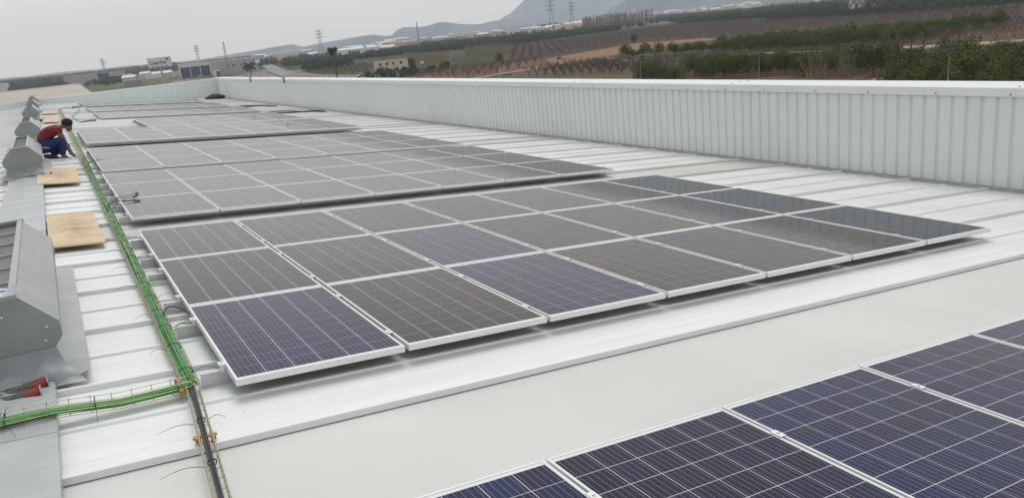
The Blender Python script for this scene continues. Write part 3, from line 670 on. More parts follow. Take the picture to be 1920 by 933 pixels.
# billboard
D = 190; p, yw = frame_at(306, 150, D); t = empty('billboard', p, (0, 0, yw - .05)); tag(t, 'white billboard with green lettering and leaf on a tall post', 'billboard')
zt = at(305, 108, D).z - GZ; zb = at(305, 125.5, D).z - GZ; wd = pxw(283.5, 327.5, 118, D)
b = MB(); b.tube([(0, .3, 0), (0, .3, zb+.2)], .19, 10); b.build('post', M_SIGNW, t)
b = MB(); b.box((-wd/2, 0, zb), (wd/2, .25, zt)); pan = b.build('panel', M_SIGNW, t)
b = MB(); b.box((-wd/2-.06, -.02, zb-.06), (-wd/2, .27, zt+.3)); b.box((wd/2, -.02, zb-.06), (wd/2+.06, .27, zt+.06)); b.box((-wd/2, -.02, zt), (wd/2, .27, zt+.06)); b.build('edge_trim', M_GREYL, t)
for k in range(4):
    b = MB(); x = -wd/2 + wd*(.2 + .2*k); b.beam((x, 0, zb+.05), (x, -.6, zb+.15), .05); b.box((x-.14, -.75, zb+.08), (x+.14, -.55, zb+.26)); b.build('floodlight', M_BLACK, t)
cu = bpy.data.curves.new('lettering', 'FONT'); cu.body = 'ClearPet'; cu.size = 1.42; cu.extrude = .01; cu.offset = .03; cu.align_x = 'LEFT'
to = bpy.data.objects.new('tmp', cu); COL.objects.link(to); bpy.context.view_layer.update()
me = bpy.data.meshes.new_from_object(to.evaluated_get(bpy.context.evaluated_depsgraph_get())); bpy.data.objects.remove(to)
me.materials.clear(); me.materials.append(M_SIGNG)
xs = [v.co.x for v in me.vertices]; lw = max(xs) - min(xs)
hh_ = zt - zb
o = link('lettering', me, pan, (-wd*.44, -.02, zb + hh_*.33), (PI/2, 0, 0), (wd*.72/lw,)*3)
b = MB(); lf = [(0, 0), (.35, .42), (.9, .55), (1.5, .42), (1.95, .1), (1.5, .12), (1.35, -.12), (1.15, -.35), (.95, -.28), (.75, -.05), (.95, .15), (.55, .2), (.2, .05)]
lf = [(x*wd*.085, z*hh_*.30) for x, z in lf]
b.prism(lf, -.03, -.012); b.build('leaf_emblem', M_SIGNG, pan, loc=(wd*.26, 0, zb + hh_*.74))
# small roadside boards
def board(u, vb, vt, wpx, D, label, col, side=0):
    p, yw = frame_at(u, vb, D); t = empty('road_sign', p, (0, 0, yw)); tag(t, label, 'sign'); top = at(u, vt, D).z - GZ; wd = pxw(u, u+wpx, vb, D)
    b = MB(); b.tube([(0, .1, 0), (0, .1, top-.1)], .09, 6); b.build('post', M_GREYL, t)
    b = MB(); b.box((-wd/2+side*wd/2, 0, top-wd*.75), (wd/2+side*wd/2, .08, top)); b.build('sign_panel', col, t); return t
board(487, 140, 111.5, 8.5, 300, 'small white board on a post at the end of the grey warehouse', M_SIGNW)
board(795, 143, 114.5, 6, 170, 'white board hanging from a post right of the farmhouse', M_SIGNW)
board(727, 143, 126, 3, 165, 'small blue sign on a slim post before the hedge', M_LAMPB)
# lamp posts with blue heads along the far road
for u, vb, vt, lab in ((1049, 150, 109, 'leftmost of the street lamps with a blue head, before the bare orchard'), (1202, 150, 106, 'street lamp with a blue head beside the dry reeds'), (1424, 152, 100, 'street lamp with a blue head in front of the dense citrus trees'), (1777, 155, 95, 'tallest blue headed street lamp, at the right of the view')):
    D = 85; p, yw = frame_at(u, vb, D); t = empty('street_lamp', p, (0, 0, yw)); tag(t, lab, 'street lamp', 'street lamps with blue heads')
    top = at(u, vt, D).z - GZ; b = MB(); b.tube([(0, 0, 0), (0, 0, top)], [.075, .04], 8); b.build('post', M_GREYL, t)
    b = MB(); b.box((-.05, -.15, top-.03), (.42, .15, top+.08)); b.box((-.02, -.1, top-.10), (.34, .1, top-.031)); b.build('lamp_head', M_LAMPB, t)
for i, (u, vt) in enumerate(((648, 128), (658, 121), (668, 118), (681, 119), (704, 126), (745, 114), (846, 112), (862, 118), (938, 111))):
    D = 150; p, yw = frame_at(u, 146, D); t = empty('curved_lamp', p, (0, 0, yw)); tag(t, 'slim grey lamp post standing along the road behind the parapet', 'street lamp', 'slim lamp posts along the road')
    top = at(u, vt, D).z - GZ; b = MB(); s_ = -1 if i < 6 else 1
    b.tube([(0, 0, 0), (0, 0, top*.8), (s_*.25, 0, top*.93), (s_*.9, 0, top)], [.08, .06, .05, .04], 6); b.build('post', M_GREYL, t)
    b = MB(); b.box((s_*.9-.2, -.1, top-.06), (s_*.9+.2, .1, top+.06)); b.build('lamp_head', M_GREY, t)
# parked cars near the road
def car(u, v, D, col, label, yawo=.2):
    p, yw = frame_at(u, v); t = empty('parked_car', p, (0, 0, yw+yawo)); tag(t, label, 'car')
    b = MB(); b.prism([(-2.1,.35),(-2.15,.75),(-1.9,.95),(-1.2,1.0),(-.75,1.42),(.7,1.45),(1.3,1.0),(2.0,.85),(2.15,.6),(2.1,.35)], -.85, .85); b.build('body', col, t)
    b = MB(); b.prism([(-1.1,1.02),(-.72,1.38),(.66,1.40),(1.15,1.02)], -.87, .87); b.build('side_window', M_DARKWIN, t)
    for x in (-1.35, 1.35):
        for y in (-.8, .8): b = MB(); b.tube([(x, y-.12, .33), (x, y+.12, .33)], .33, 10); b.build('wheel', M_BLACK, t)
cw = mat('car_white', (.6, .6, .6), .3, coat=1); cg = mat('car_grey', (.12, .14, .17), .3, coat=1); cr = mat('car_red', (.4, .05, .03), .4)
car(563, 136, 230, cw, 'white car on the access road beside the yard'); car(541, 132, 260, cg, 'grey car behind the white one on the access road')
car(680, 146, 150, cg, 'grey car parked behind the parapet left of the farmhouse'); car(700, 147, 145, mat('car_silver', (.32,.34,.35), .3, .4, coat=1), 'silver car parked beside the grey one')
def truck(u, v, D, col, label):
    p, yw = frame_at(u, v); t = empty('flatbed_trailer', p, (0, 0, yw)); tag(t, label, 'trailer')
    b = MB(); b.box((-4, -1.2, 1.0), (4, 1.2, 1.35)); b.box((-4, -1.2, 1.35), (-3.8, 1.2, 2.3)); b.build('bed', col, t)
    for x in (-2.6, -1.4, 2.6): b = MB(); b.tube([(x, -1.2, .5), (x, 1.2, .5)], .5, 10); b.build('wheel', M_BLACK, t)
truck(352, 149, 240, cr, 'red flatbed trailer parked before the blue doors')
car(376, 144, 262, cw, 'white car parked before the blue sliding doors'); car(440, 139, 278, cr, 'dull red car before the concrete warehouse'); car(455, 138.5, 276, cw, 'white car between the red car and the palm')
# pylons
def pylon(u, vb, vt, D, label, wide=.16):
    p, yw = frame_at(u, vb, D); H = at(u, vt, D).z - GZ; t = empty('pylon', p, (0, 0, yw)); tag(t, label, 'pylon')
    b = MB(); w0 = H*wide*.5; th = max(.12, D*.00035)
    for sx_ in (-1, 1):
        for sy_ in (-1, 1): b.beam((sx_*w0, sy_*w0, 0), (sx_*w0*.22, sy_*w0*.22, H), th)
    for k in range(9):
        z0, z1 = H*k/9, H*(k+1)/9; a0 = w0*(1-.78*k/9); a1 = w0*(1-.78*(k+1)/9)
        for sy_ in (-1, 1): b.beam((-a0, sy_*a0, z0), (a1, sy_*a1, z1), th*.7); b.beam((a0, sy_*a0, z0), (-a1, sy_*a1, z1), th*.7)
        for sx_ in (-1, 1): b.beam((sx_*a0, -a0, z0), (sx_*a1, a1, z1), th*.7)
    b.build('lattice_mast', M_GREY, t)
    if wide > .12:
        for k, f in enumerate((.74, .85, .96)):
            b = MB(); L = H*(.17 - .02*k); b.beam((-L, 0, H*f), (L, 0, H*f), th); b.beam((-L, 0, H*f), (0, 0, H*(f+.035)), th*.7); b.beam((L, 0, H*f), (0, 0, H*(f+.035)), th*.7); b.build('cross_arm', M_GREY, t)
    return t
P = [pylon(196, 134, 110, 1200, 'faint pylon above the pale warehouse at the left'), pylon(372, 112, 85, 1300, 'faint pylon rising behind the concrete warehouse'),
     pylon(602, 92, 56, 900, 'pylon standing alone against the sky left of the hills'), pylon(1035, 52, 0, 700, 'nearest tall pylon in front of the mountain'), pylon(1073, 45, 4, 900, 'fainter pylon in front of the mountain, right of the nearest')]
pylon(426, 120, 78, 520, 'narrow lattice mast behind the concrete warehouse', .09); pylon(785, 76, 41, 800, 'narrow lattice mast left of the low hills', .08)
pylon(1150, 95, 60, 300, 'faint slim lattice mast in the brown plain', .05) if False else None
# power lines
b = MB()
prs = [(P[0], P[1]), (P[1], P[2]), (P[2], P[3]), (P[3], P[4])]
# overhead wires between the pylons
for pa, pb_ in prs[:3]:
    ha, hb = [ (at(*q).z - GZ) for q in {0: ((196,110,1200),(372,85,1300)), 1: ((372,85,1300),(602,56,900)), 2: ((602,56,900),(1035,0,700))}[prs.index((pa, pb_))]]
    for f in (.76, .97):
        A = pa.location + Vector((0, 0, ha*f)); B = pb_.location + Vector((0, 0, hb*f)); pts = [A.lerp(B, k/12) - Vector((0, 0, 9*4*(k/12)*(1-k/12))) for k in range(13)]
        b.tube(pts, .05, 3, caps=False)
tag(b.build('power_lines', M_GREY), 'thin power lines sagging between the distant pylons', 'cables', kind='stuff')
# smoke
def smoke(px, rs, dens, label, D):
    b = MB()
    for (u, v), r in zip(px, rs):
        c = at(u, v, D); b.ball(c, r, 0, 14, 10)
    M = bpy.data.materials.new('smoke'); M.use_nodes = True; t = M.node_tree; t.nodes.remove(t.nodes['Principled BSDF'])
    pv_ = t.nodes.new('ShaderNodeVolumePrincipled'); pv_.inputs['Color'].default_value = (.95, .95, .97, 1); pv_.inputs['Density'].default_value = dens
    tcn = t.nodes.new('ShaderNodeTexCoord'); nn_ = t.nodes.new('ShaderNodeTexNoise'); nn_.inputs['Scale'].default_value = .45; nn_.inputs['Detail'].default_value = 3
    t.links.new(tcn.outputs['Object'], nn_.inputs[0]); q = t.nodes.new('ShaderNodeMapRange'); q.inputs['From Min'].default_value = .48; q.inputs['From Max'].default_value = .75; q.inputs['To Max'].default_value = dens
    t.links.new(nn_.outputs[0], q.inputs[0]); t.links.new(q.outputs[0], pv_.inputs['Density']); t.links.new(pv_.outputs[0], t.nodes['Material Output'].inputs['Volume'])
    tag(b.build('smoke', M), label, 'smoke', kind='stuff')
smoke([(1595, 23), (1597, 19), (1600, 14), (1606, 9), (1603, 3), (1612, 3), (1617, 8)], [1.0, 1.6, 2.6, 2.6, 3.0, 2.6, 1.8], .5, 'white smoke plume rising from a field fire', 480)
smoke([(1632, 20), (1635, 17), (1640, 14), (1645, 16)], [.9, 1.5, 1.8, 1.0], .45, 'smaller white smoke puff right of the taller plume', 480)
# neighbour roof beyond the far parapet
zN = -1.2
q = [hit(-120, 197, zN), hit(160, 200, zN), hit(168, 171, zN), hit(150, 158, zN), hit(-120, 188, zN)]
A, Bq, Cq, Dq, Eq = q
b = MB(); dd = (Cq - Dq); dd *= (66 - Dq.y)/dd.y
b = MB(); cen = [Vector((-70, 66, zN)), Dq + dd, Vector((Dq.x, Dq.y, zN)), Vector((Eq.x, Eq.y, zN))]
b.add(cen + [v - Vector((0, 0, 9.8)) for v in cen], [(0,1,2,3),(0,4,5,1),(1,5,6,2),(2,6,7,3),(3,7,4,0)])
nb = b.build('neighbouring_building', M_BEIGE); tag(nb, 'low building with a wide pale beige roof beyond the far parapet', 'building')
b = MB(); b.beam(cen[2] + Vector((0, 0, .1)), cen[3] + Vector((0, 0, .1)), .5, 0, .3); b.build('roof_kerb', M_WHITEP, nb)

# ------------------------------------------------------------------ our building
XR = -1.106; ZR = -.019; YN, YF = -9.0, 55.3; XW = 10.06
sR = XR / cS   # slope coordinate of the ridge (about)
PD = .12
def Lf(s, y, d): # left slope, s measured downwards from the ridge, d below panel plane level
    return Vector((XR - s*cS, y, ZR - s*sS - (d-PD)*cS))
# roof deck below the sheets
b = MB()
b.add([rf(-1.11, YN, .2), rf(10.02, YN, .2), rf(10.02, YF, .2), rf(-1.11, YF, .2), Lf(10.5, YN, .2), Lf(10.5, YF, .2)], [(0,1,2,3),(4,0,3,5)])
roof = tag(b.build('roof', M_GREYL), kind='structure')
# walls of the building down to the ground
b = MB()
b.box((XW+.03, YN, GZ), (XW+.66, YF+.5, .17)); b.box((XR-10.4, YF+.06, GZ), (XW+.03, YF+.5, .17)); b.box((XR-10.9, YN, GZ), (XR-10.4, YF+.5, -1.0)); b.box((XR-10.4, YN-.3, GZ), (XW+.03, YN, -1.3))
tag(b.build('building_wall', M_WALL), kind='structure')
bases = [-1.70]
def prof(w, lead=True):
    p = [(0, 0), (.007, .033), (.042, .033), (.068, .001)]
    for c_ in (.20, .39): p += [(c_-.010, .001), (c_-.004, -.0022), (c_+.004, -.0022), (c_+.010, .001)]
    p += [(.583, .0), (.593, .014), (.632, .014), (.66, .001)]
    for c_ in (.80, .98): p += [(c_-.010, .001), (c_-.004, -.0022), (c_+.004, -.0022), (c_+.010, .001)]
    p += [(w, 0)]
    return p
def sheet_mesh(L, w=1.15, flip=False, s0=0.0, skyl=False):
    b = MB()
    pr = prof(w) if not skyl else [(0, 0), (.007, .033), (.042, .033), (.066, .002), (.10, -.004), (w, -.004)]
    if skyl == 2: pr = [(0, -.004), (w, -.004)]
    b.strip(pr, s0, s0+L, 'x', 0, 5)
    # closed ends of the ribs
    for xx in (s0, s0+L): b.add([(xx, 0, 0), (xx, .007, .033), (xx, .042, .033), (xx, .068, 0)], [(0, 1, 2, 3)] if skyl != 2 else [])
    me = b.mesh('roof_sheet', M_SKYL if skyl else M_ROOF); return me
LR = 10.04 - (-1.02)
mR = sheet_mesh(LR); mS = sheet_mesh(LR, 1.02, skyl=1); mS1 = sheet_mesh(LR, 1.15, skyl=2); mLs = sheet_mesh(10.0)
ys = []; y = -.55
ys.append((-1.70, 1.15, 'skyl2')); yy = -1.70
while yy > YN: yy -= 1.15; ys.append((yy, 1.15, 'std'))
while y < YF:
    nxt = y + 1.15
    kind = 'std'; wd = 1.15
    for sk in (5.20, 11.97, 18.72, 25.47, 32.22, 38.97, 45.72):
        if abs(y - sk) < .2: kind = 'skyl'; wd = 1.02
    ys.append((y, wd, kind)); y += wd
for (y, wd, kind) in ys:
    me = {'std': mR, 'skyl': mS, 'skyl2': mS1}[kind]
    o = link('roof_sheet' if kind == 'std' else 'skylight_sheet', me, roof, rf(-1.02, y, PD), (0, SL, 0))
    if kind != 'std': o['label'] = 'smooth cream translucent skylight sheet'
    o = link('roof_sheet', mLs, roof, Lf(10.0 + .08, y, PD), (0, -SL, 0))
# ridge cap
rc = MB(); h = .03
prof_r = [(-.262, -.032), (-.258, -.004), (-.012, .020), (.012, .020), (.258, -.004), (.262, -.032)]
rc.strip([(a, z+.045) for a, z in prof_r], 0, 2.97, 'y', 0, 6)
rcm = rc.mesh('ridge_cap', M_RIDGE)
y = YN
while y < YF - 1:
    link('ridge_cap', rcm, roof, (XR, y, ZR + .002*(int(y) % 2)), (0, 0, 0)); y += 2.98
# foam closures under the ridge cap (dark teeth between the ribs)
# parapets
ws = MB(); pt = 1.0158; pr = []
for k in range(5):
    a = k*pt/5; pr += [(a, 0), (a+.142, 0), (a+.158, .028), (a+.185, .028)]
pr += [(pt, 0)]
HW = 1.30
ws.add([(x_, z_, t_) for t_ in (0, HW) for x_, z_ in pr], [(i, i+1, len(pr)+i+1, len(pr)+i) for i in range(len(pr)-1)])
wsm = ws.mesh('wall_sheet', M_WALL)       # local x along the wall, y into it
pw = empty('parapet_wall', (XW, YN, -1.12)); tag(pw, 'long pale grey green corrugated parapet along the right edge of the roof', 'parapet')
scm = MB(); scm.tube([(0, 0, 0), (-.006, 0, 0)], .011, 8); scm.tube([(-.006, 0, 0), (-.013, 0, 0)], .006, 6); scm = scm.mesh('screw', M_STEEL)
k = 0; y = YN
off = 1.968 - YN; nb_ = math.ceil(off/pt); ystart = 1.968 - nb_*pt
for k in range(64):
    y = ystart + k*pt
    if y > YF: break
    o = link('wall_sheet', wsm, pw, (0, y - YN + .0, .12), (0, 0, PI/2)); o.scale = (1, -1, 1)
    if 0 < y < 22:
        for j in (1, 3): link('screw', scm, o, ((j+.855)*pt/5, .017, HW - .045 - 1.30 + 1.30 - .02), (0, 0, PI/2))
# coping
cp = MB(); zt_ = .298; cprof = [(-.018, .188), (-.030, .184), (-.030, .198), (-.032, zt_-.004), (-.028, zt_), (.66, zt_), (.664, zt_-.004), (.664, .15)]
cp.strip(cprof, 0, 4.997, 'y', 0, 4); cpm = cp.mesh('coping', M_COPE)
y = 1.5 - 5*3
while y < YF:
    o = link('coping', cpm, pw, (0, y - YN, 1.12)); 
    if -1 < y < 40:
        for kk in range(5): link('screw', scm, o, (-.032, .08 + kk*1.02 + random.uniform(-.05, .05), .213))
        for kk in range(3): link('screw', scm, o, (.1+.2*kk, .03, zt_+.001), (0, PI/2, 0))
    y += 5.0
# far parapet
pf = empty('parapet_wall', (XR-10.4, YF, -1.12)); tag(pf, 'corrugated white parapet crossing the far end of the roof', 'parapet')
n_ = int((XW - (XR-10.4))/pt)+1
for k in range(n_):
    xx = (XW - (XR - 10.4)) - (k+1)*pt + .0
    if xx < -pt: break
    link('wall_sheet', wsm, pf, (xx, 0, .12))
fcp = MB(); fcp.strip([(a, z) for a, z in cprof], 0, 4.985, 'y'); 
for k in range(5):
    x1 = XW - (XR-10.4) - .04 - k*5; x0 = max(x1-4.985, 0)
    b = MB(); b.box((x0, -.032, 1.12+.19), (x1, .46, 1.12+.296)); b.build('coping', M_COPE, pf)
# gutter floor dark
b = MB(); b.add([(10.0, YN, -1.10), (XW+.02, YN, -1.10), (XW+.02, YF, -1.10), (10.0, YF, -1.10)], [(0,1,2,3)]); b.build('gutter', M_GREYL, roof)

# ------------------------------------------------------------------ ridge vents
def make_vent():
    t = empty('ridge_vent'); L = 2.85
    S = [(.155, .0), (.155, .07), (.305, .26), (.305, .345), (.135, .535)]
    poly = [(-x, z) for x, z in S[::-1]] + S      # left top .. left bottom, right bottom .. right top
    for sgn in (-1, 1):
        b = MB(); b.strip([(sgn*x, z) for x, z in S], 0.012, L-.012, 'y', 0, 3)
        b.strip([(sgn*.135, .535), (sgn*.135, .552), (sgn*.098, .552), (sgn*.098, .50)], 0.0, L, 'y'); b.build('side_panel', M_GALV, t)
    for yy in (0, L):
        b = MB(); b.prism([(-.305, .26), (-.155, .07), (-.155, .0), (.155, .0), (.155, .07), (.305, .26), (.305, .345), (.135, .53), (-.135, .53), (-.305, .345)], yy-.004, yy+.004)
        e_ = b.build('end_panel', M_GALVD, t)
        for q in ((-.2, .40), (.05, .44), (.24, .33), (-.05, .25), (.22, .25), (.1, .1)):
            b = MB(); b.ball((q[0], yy-.005, q[1]), .007, 0, 6, 4); b.build('rivet', M_FRAME, e_)
        b = MB(); b.box((-.14, yy-.012, .531), (.14, yy+.03, .556)); b.build('end_rim', M_GALV, t)
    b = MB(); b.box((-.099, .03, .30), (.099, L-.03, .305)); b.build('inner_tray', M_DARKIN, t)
    for k in range(6):
        y0 = .04 + k*(L-.08)/6; b = MB()
        b.add([(-.097, y0+.02, .500), (.097, y0+.02, .500), (.097, y0+(L-.08)/6-.03, .515), (-.097, y0+(L-.08)/6-.03, .515)], [(0,1,2,3)])
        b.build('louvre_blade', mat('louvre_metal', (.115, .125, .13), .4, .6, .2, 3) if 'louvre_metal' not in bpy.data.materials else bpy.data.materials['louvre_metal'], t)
        b = MB(); b.box((-.099, y0-.012, .515), (.099, y0+.006, .528)); b.build('cross_bar', M_GALV, t)
    # flashing skirt
    b = MB(); pr_ = [(-.40, .022), (-.30, .038), (-.165, .058), (-.156, .095)]
    for sgn in (-1, 1):
        P_ = []
        for i in range(9):
            yq = -.16 + (L+.36)*i/8; dz = .012*math.sin(i*2.1+sgn)
            lift = .035 if i == 0 else 0
            P_.append([(-sgn*x, yq, z + (dz+lift if j == 0 else 0)) for j, (x, z) in enumerate(pr_)])
        vs = [p for r_ in P_ for p in r_]; b.add(vs, [(i*4+j, i*4+j+1, (i+1)*4+j+1, (i+1)*4+j) for i in range(8) for j in range(3)], 0, True)
    NX, NY = 16, 7; G_ = []; rq = random.Random(4)
    for jy in range(NY+1):
        f = jy/NY; wx = .385*(1-f) + .26*f
        for ix in range(NX+1):
            g_ = ix/NX*2-1; wr = (math.sin(g_*7+f*5)*.012 + math.sin(g_*13-f*9)*.009 + math.sin(g_*3+f*12)*.010)*math.sin(f*PI)*1.7
            edge = max(0, abs(g_)-.72)*.10*(1-f)
            G_.append((g_*wx, -.26*(1-f)**.8 - .014, .050*(1-f) + .205*f*f + .05*f*(1-f) + wr - edge*.6 + (.022*max(0, math.sin(g_*4+1.2)) if jy == 0 else 0)))
    b.add(G_, [(jy*(NX+1)+ix, jy*(NX+1)+ix+1, (jy+1)*(NX+1)+ix+1, (jy+1)*(NX+1)+ix) for jy in range(NY) for ix in range(NX)], 1, True)
    b.build('base_flashing', [M_GALV, M_GALVD], t)
    return t
vp_ = make_vent(); labs = ['nearest galvanised ridge vent with open louvred top at the left edge', 'galvanised ridge vent directly left of the crouching worker', 'ridge vent just behind the crouching worker\'s back', 'fourth ridge vent counted from the camera, beyond the plywood pieces', 'second farthest ridge vent, half hidden by the one in front', 'farthest ridge vent, against the far parapet']
for i, yv in enumerate((.80, 12.05, 21.0, 33.2, 42.6, 52.0)):
    o = vp_ if i == 0 else copy_tree(vp_); o.location = (XR+.025, .92, ZR-.025) if i == 0 else (XR+.015, yv, ZR+.005); o.scale = (1.06, 1, 1) if i == 0 else (1, 1, 1); tag(o, labs[i], 'roof vent', 'galvanised vents along the ridge')

# ------------------------------------------------------------------ solar panels
def tray_s(y): 
    pts = [(-9, -.75), (-1.1, -.278), (.2, -.19), (13.6, -.105), (25.4, -.03), (43.8, .07)]
    for i in range(len(pts)-1):
        if y <= pts[i+1][0]:
            t_ = (y-pts[i][0])/(pts[i+1][0]-pts[i][0]); return pts[i][1]*(1-t_)+pts[i+1][1]*t_
    return pts[-1][1]
PWd, PLn, PT = .985, 1.655, .037
fb = MB(); lw_ = .012
def frame_bars(b):
    x, y = PWd/2, PLn/2
    b.box((-x, -y, -PT), (x, -y+lw_, 0)); b.box((-x, y-lw_, -PT), (x, y, 0)); b.box((-x, -y+lw_, -PT), (-x+lw_, y-lw_, 0)); b.box((x-lw_, -y+lw_, -PT), (x, y-lw_, 0))
    return b
frm = frame_bars(fb).mesh('frame', M_FRAME)
lb = MB(); lb.box((-PWd/2+lw_, -PLn/2+lw_, -.0065), (PWd/2-lw_, PLn/2-lw_, -.0025)); lb.m[0] = 1; lam = lb.mesh('backsheet', [M_BACK, mat('panel_rear_shade', (.05, .05, .05), .6)])  # bottom face coloured near black to deepen the shade under the arrays
CP, CR = .1596, .1580
def cell_poly(cx, cy, b):
    h_ = .0780; k_ = .0771; b.add([(cx-h_, cy-k_, 0), (cx+h_, cy-k_, 0), (cx+h_, cy+k_, 0), (cx-h_, cy+k_, 0)], [(0,1,2,3)])
cb = MB(); cell_poly(0, 0, cb); cellm = cb.mesh('cell', M_CELL)
cb = MB()
for i in range(6):
    for j in range(10): cell_poly((i-2.5)*CP, (j-4.5)*CR, cb)
cells_far = cb.mesh('cells', M_CELLF)
tints = {'blue': (.008, .013, .055), 'slate': (.013, .017, .038), 'brown': (.023, .019, .021), 'violet': (.010, .010, .034)}
ordn = ['first', 'second', 'third', 'fourth', 'fifth', 'sixth', 'seventh', 'eighth', 'ninth', 'tenth']
RAISE = [0, 0, 0, .025, .065, .02, .0, .0, .0]
def panel(cx, cy, tone, label, near, group, up=0):
    p = empty('solar_panel', rf(cx, cy, -up) + Vector((0, 0, random.uniform(-.0012, .0012))), (random.uniform(-.0012, .0012), SL + random.uniform(-.0015, .0015), 0)); tag(p, label, 'solar panel', group)
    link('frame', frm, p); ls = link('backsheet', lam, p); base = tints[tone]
    if near:
        for i in range(6):
            for j in range(10):
                c = link('cell', cellm, ls, ((i-2.5)*CP, (j-4.5)*CR, -.0019))
                if near == 2: f = random.uniform(.75, 1.35); g_ = random.uniform(-.003, .004)
                else: f = random.uniform(.85, 1.18); g_ = random.uniform(-.003, .003)
                c.color = (max(base[0]*f+g_, .005), base[1]*f, max(base[2]*f-g_, .01), 1)
    else:
        c = link('cells', cells_far, ls, (0, 0, -.0019)); c['kind'] = 'stuff'; f = random.uniform(.9, 1.1); c.color = (base[0]*f, base[1]*f, base[2]*f, 1)
    return p
rows_w = ['nearest', 'middle', 'far']
A = [  # name, s0, y0, ncols, nrows, pitch, near, tones
 ('foreground array', -.06, -1.645-1.67*2, 9, 2, 1.004, 2),
 ('large middle array', .0, .0, 7, 3, 1.012, 1),
 ('array just behind the large one', .02, 5.92, 7, 3, 1.0, 0),
 ('second array behind the large one', .05, 11.22, 7, 3, .995, 0),
 ('array level with the crouching worker', .10, 17.45, 7, 3, .985, 0),
 ('short array behind the worker', 2.14, 23.70, 5, 3, 1.015, 0),
 ('third array from the far parapet', 1.24, 31.25, 6, 3, 1.035, 0),
 ('second array from the far parapet', 1.26, 38.25, 6, 3, 1.04, 0),
 ('last array against the far parapet', 1.30, 45.90, 6, 3, 1.045, 0)]
T1 = [['blue', 'brown', 'blue', 'brown', 'violet', 'brown', 'slate'], ['slate', 'slate', 'blue', 'slate', 'brown', 'slate', 'slate'], ['slate', 'slate', 'slate', 'brown', 'slate', 'slate', 'slate']]
tone_w = {'blue': 'bluish', 'slate': 'slate grey', 'brown': 'brownish', 'violet': 'dark violet'}
for ai, (an, s0, y0, nc, nr, pit, near) in enumerate(A):
    rp_ = 1.668
    for r_ in range(nr):
        for c_ in range(nc):
            if ai == 1: tn = T1[r_][c_]
            elif ai == 0: tn = random.choice(['blue', 'blue', 'violet'])
            else: tn = random.choice(['slate', 'slate', 'slate', 'brown', 'violet' if ai < 4 else 'slate'])
            rw = (['nearest', 'back'] if nr == 2 else rows_w)[r_]
            lab = f"{tone_w[tn]} solar panel, {ordn[c_]} from the left in the {rw} row of the {an}"
            if len(lab.split()) > 16: lab = f"{tone_w[tn]} panel, {ordn[c_]} from left, {rw} row of the {an}"
            if len(lab.split()) > 16: lab = f"panel {ordn[c_]} from left, {rw} row of the {an}"
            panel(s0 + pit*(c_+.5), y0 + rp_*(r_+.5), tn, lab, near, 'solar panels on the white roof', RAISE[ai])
    # rails with clamps
    if ai <= 4 or True:
        for r_ in range(nr):
            for q, oy in enumerate((.294, 1.294)):
                yq = y0 + rp_*r_ + oy; L = pit*nc
                lo = max(min(.19, s0 - tray_s(yq) - .062), .05) if s0 < .5 and ai else .15; lo = .03 if ai >= 3 else lo; rl = empty('mounting_rail', rf(s0-lo, yq, PT - RAISE[ai]), (0, SL, 0))
                tag(rl, f"{['front', 'rear'][q]} aluminium rail under the {(['nearest', 'back'] if nr == 2 else rows_w)[r_]} row of the {an}", 'mounting rail', 'aluminium rails under the panels')
                b = MB(); b.prism([(-.0, -.083), (.040, -.083), (.040, -.080), (.006, -.078), (.006, -.006), (.028, -.006), (.028, -.012), (.034, -.012), (.034, 0), (0, 0)], 0, L+lo+.06, 'x'); b.build('rail_profile', M_RAIL, rl)
                if ai <= 2:
                    for k in range(nc+1):
                        xk = lo + pit*k - (0 if k == 0 else .0)
                        if k == 0: xk -= .008
                        b = MB(); b.box((xk-.018, -.022, PT+.001), (xk+.018, .040, PT+.0055)); b.box((xk-.006, -.016, -.004), (xk+.006, .034, PT)); b.tube([(xk, .009, PT+.005), (xk, .009, PT+.013)], .0075, 6); b.build('clamp', M_FRAME, rl)

# ------------------------------------------------------------------ cable tray
def tray(name, path, label, step, wd=.095, ht=.055, rw=.0022):
    """path: function t->(point centre on roof surface, side vector, up)"""
    t = empty(name); tag(t, label, 'cable tray'); b = MB()
    offs = [(-wd/2, ht), (-wd/2, ht*.5), (-wd/2, 0), (-wd/6, 0), (wd/6, 0), (wd/2, 0), (wd/2, ht*.5), (wd/2, ht)]
    for o_ in offs: b.tube([p + sv*o_[0] + up*o_[1] for p, sv, up in path], rw, 4, caps=False)
    # cross wires
    acc = 0
    for i in range(len(path)-1):
        (p, sv, up), (p2, sv2, up2) = path[i], path[i+1]; L = (p2-p).length; a = acc
        while a < L:
            f = a/L; q = p.lerp(p2, f); s_ = sv.lerp(sv2, f); u_ = up
            b.tube([q - s_*wd/2 + u_*(ht+.004), q - s_*wd/2, q + s_*wd/2, q + s_*wd/2 + u_*(ht+.004)], rw*1.1, 4, caps=False)
            a += step
        acc = a - L
    b.build('wire_basket', M_BASK, t); return t
UP = Vector((sS, 0, cS)); SV = Vector((cS, 0, -sS))
path = [(rf(tray_s(y_), y_, PD-.036), SV, UP) for y_ in [.17, 2, 4, 6, 9, 13.6]]
tray('cable_tray', path, 'zinc wire basket tray running along the roof beside the arrays', .10, .085)
path = [(rf(tray_s(y_), y_, PD-.036), SV, UP) for y_ in [-8, -5, -3, -1.1, .16]]
tray('cable_tray', path, 'lower wire basket tray with black cables at the bottom of the view', .10, .062)
path = [(rf(tray_s(y_), y_, PD-.036), SV, UP) for y_ in [13.6, 20, 25.4, 34, 43.8]]
tray('cable_tray', path, 'farther pale part of the wire basket tray beyond the worker', .25, .1, .05, .006)
br = [(-.19, .235), (-.55, .19), (-.85, .165), (-1.10, .135)]
YV = Vector((0, 1, 0))
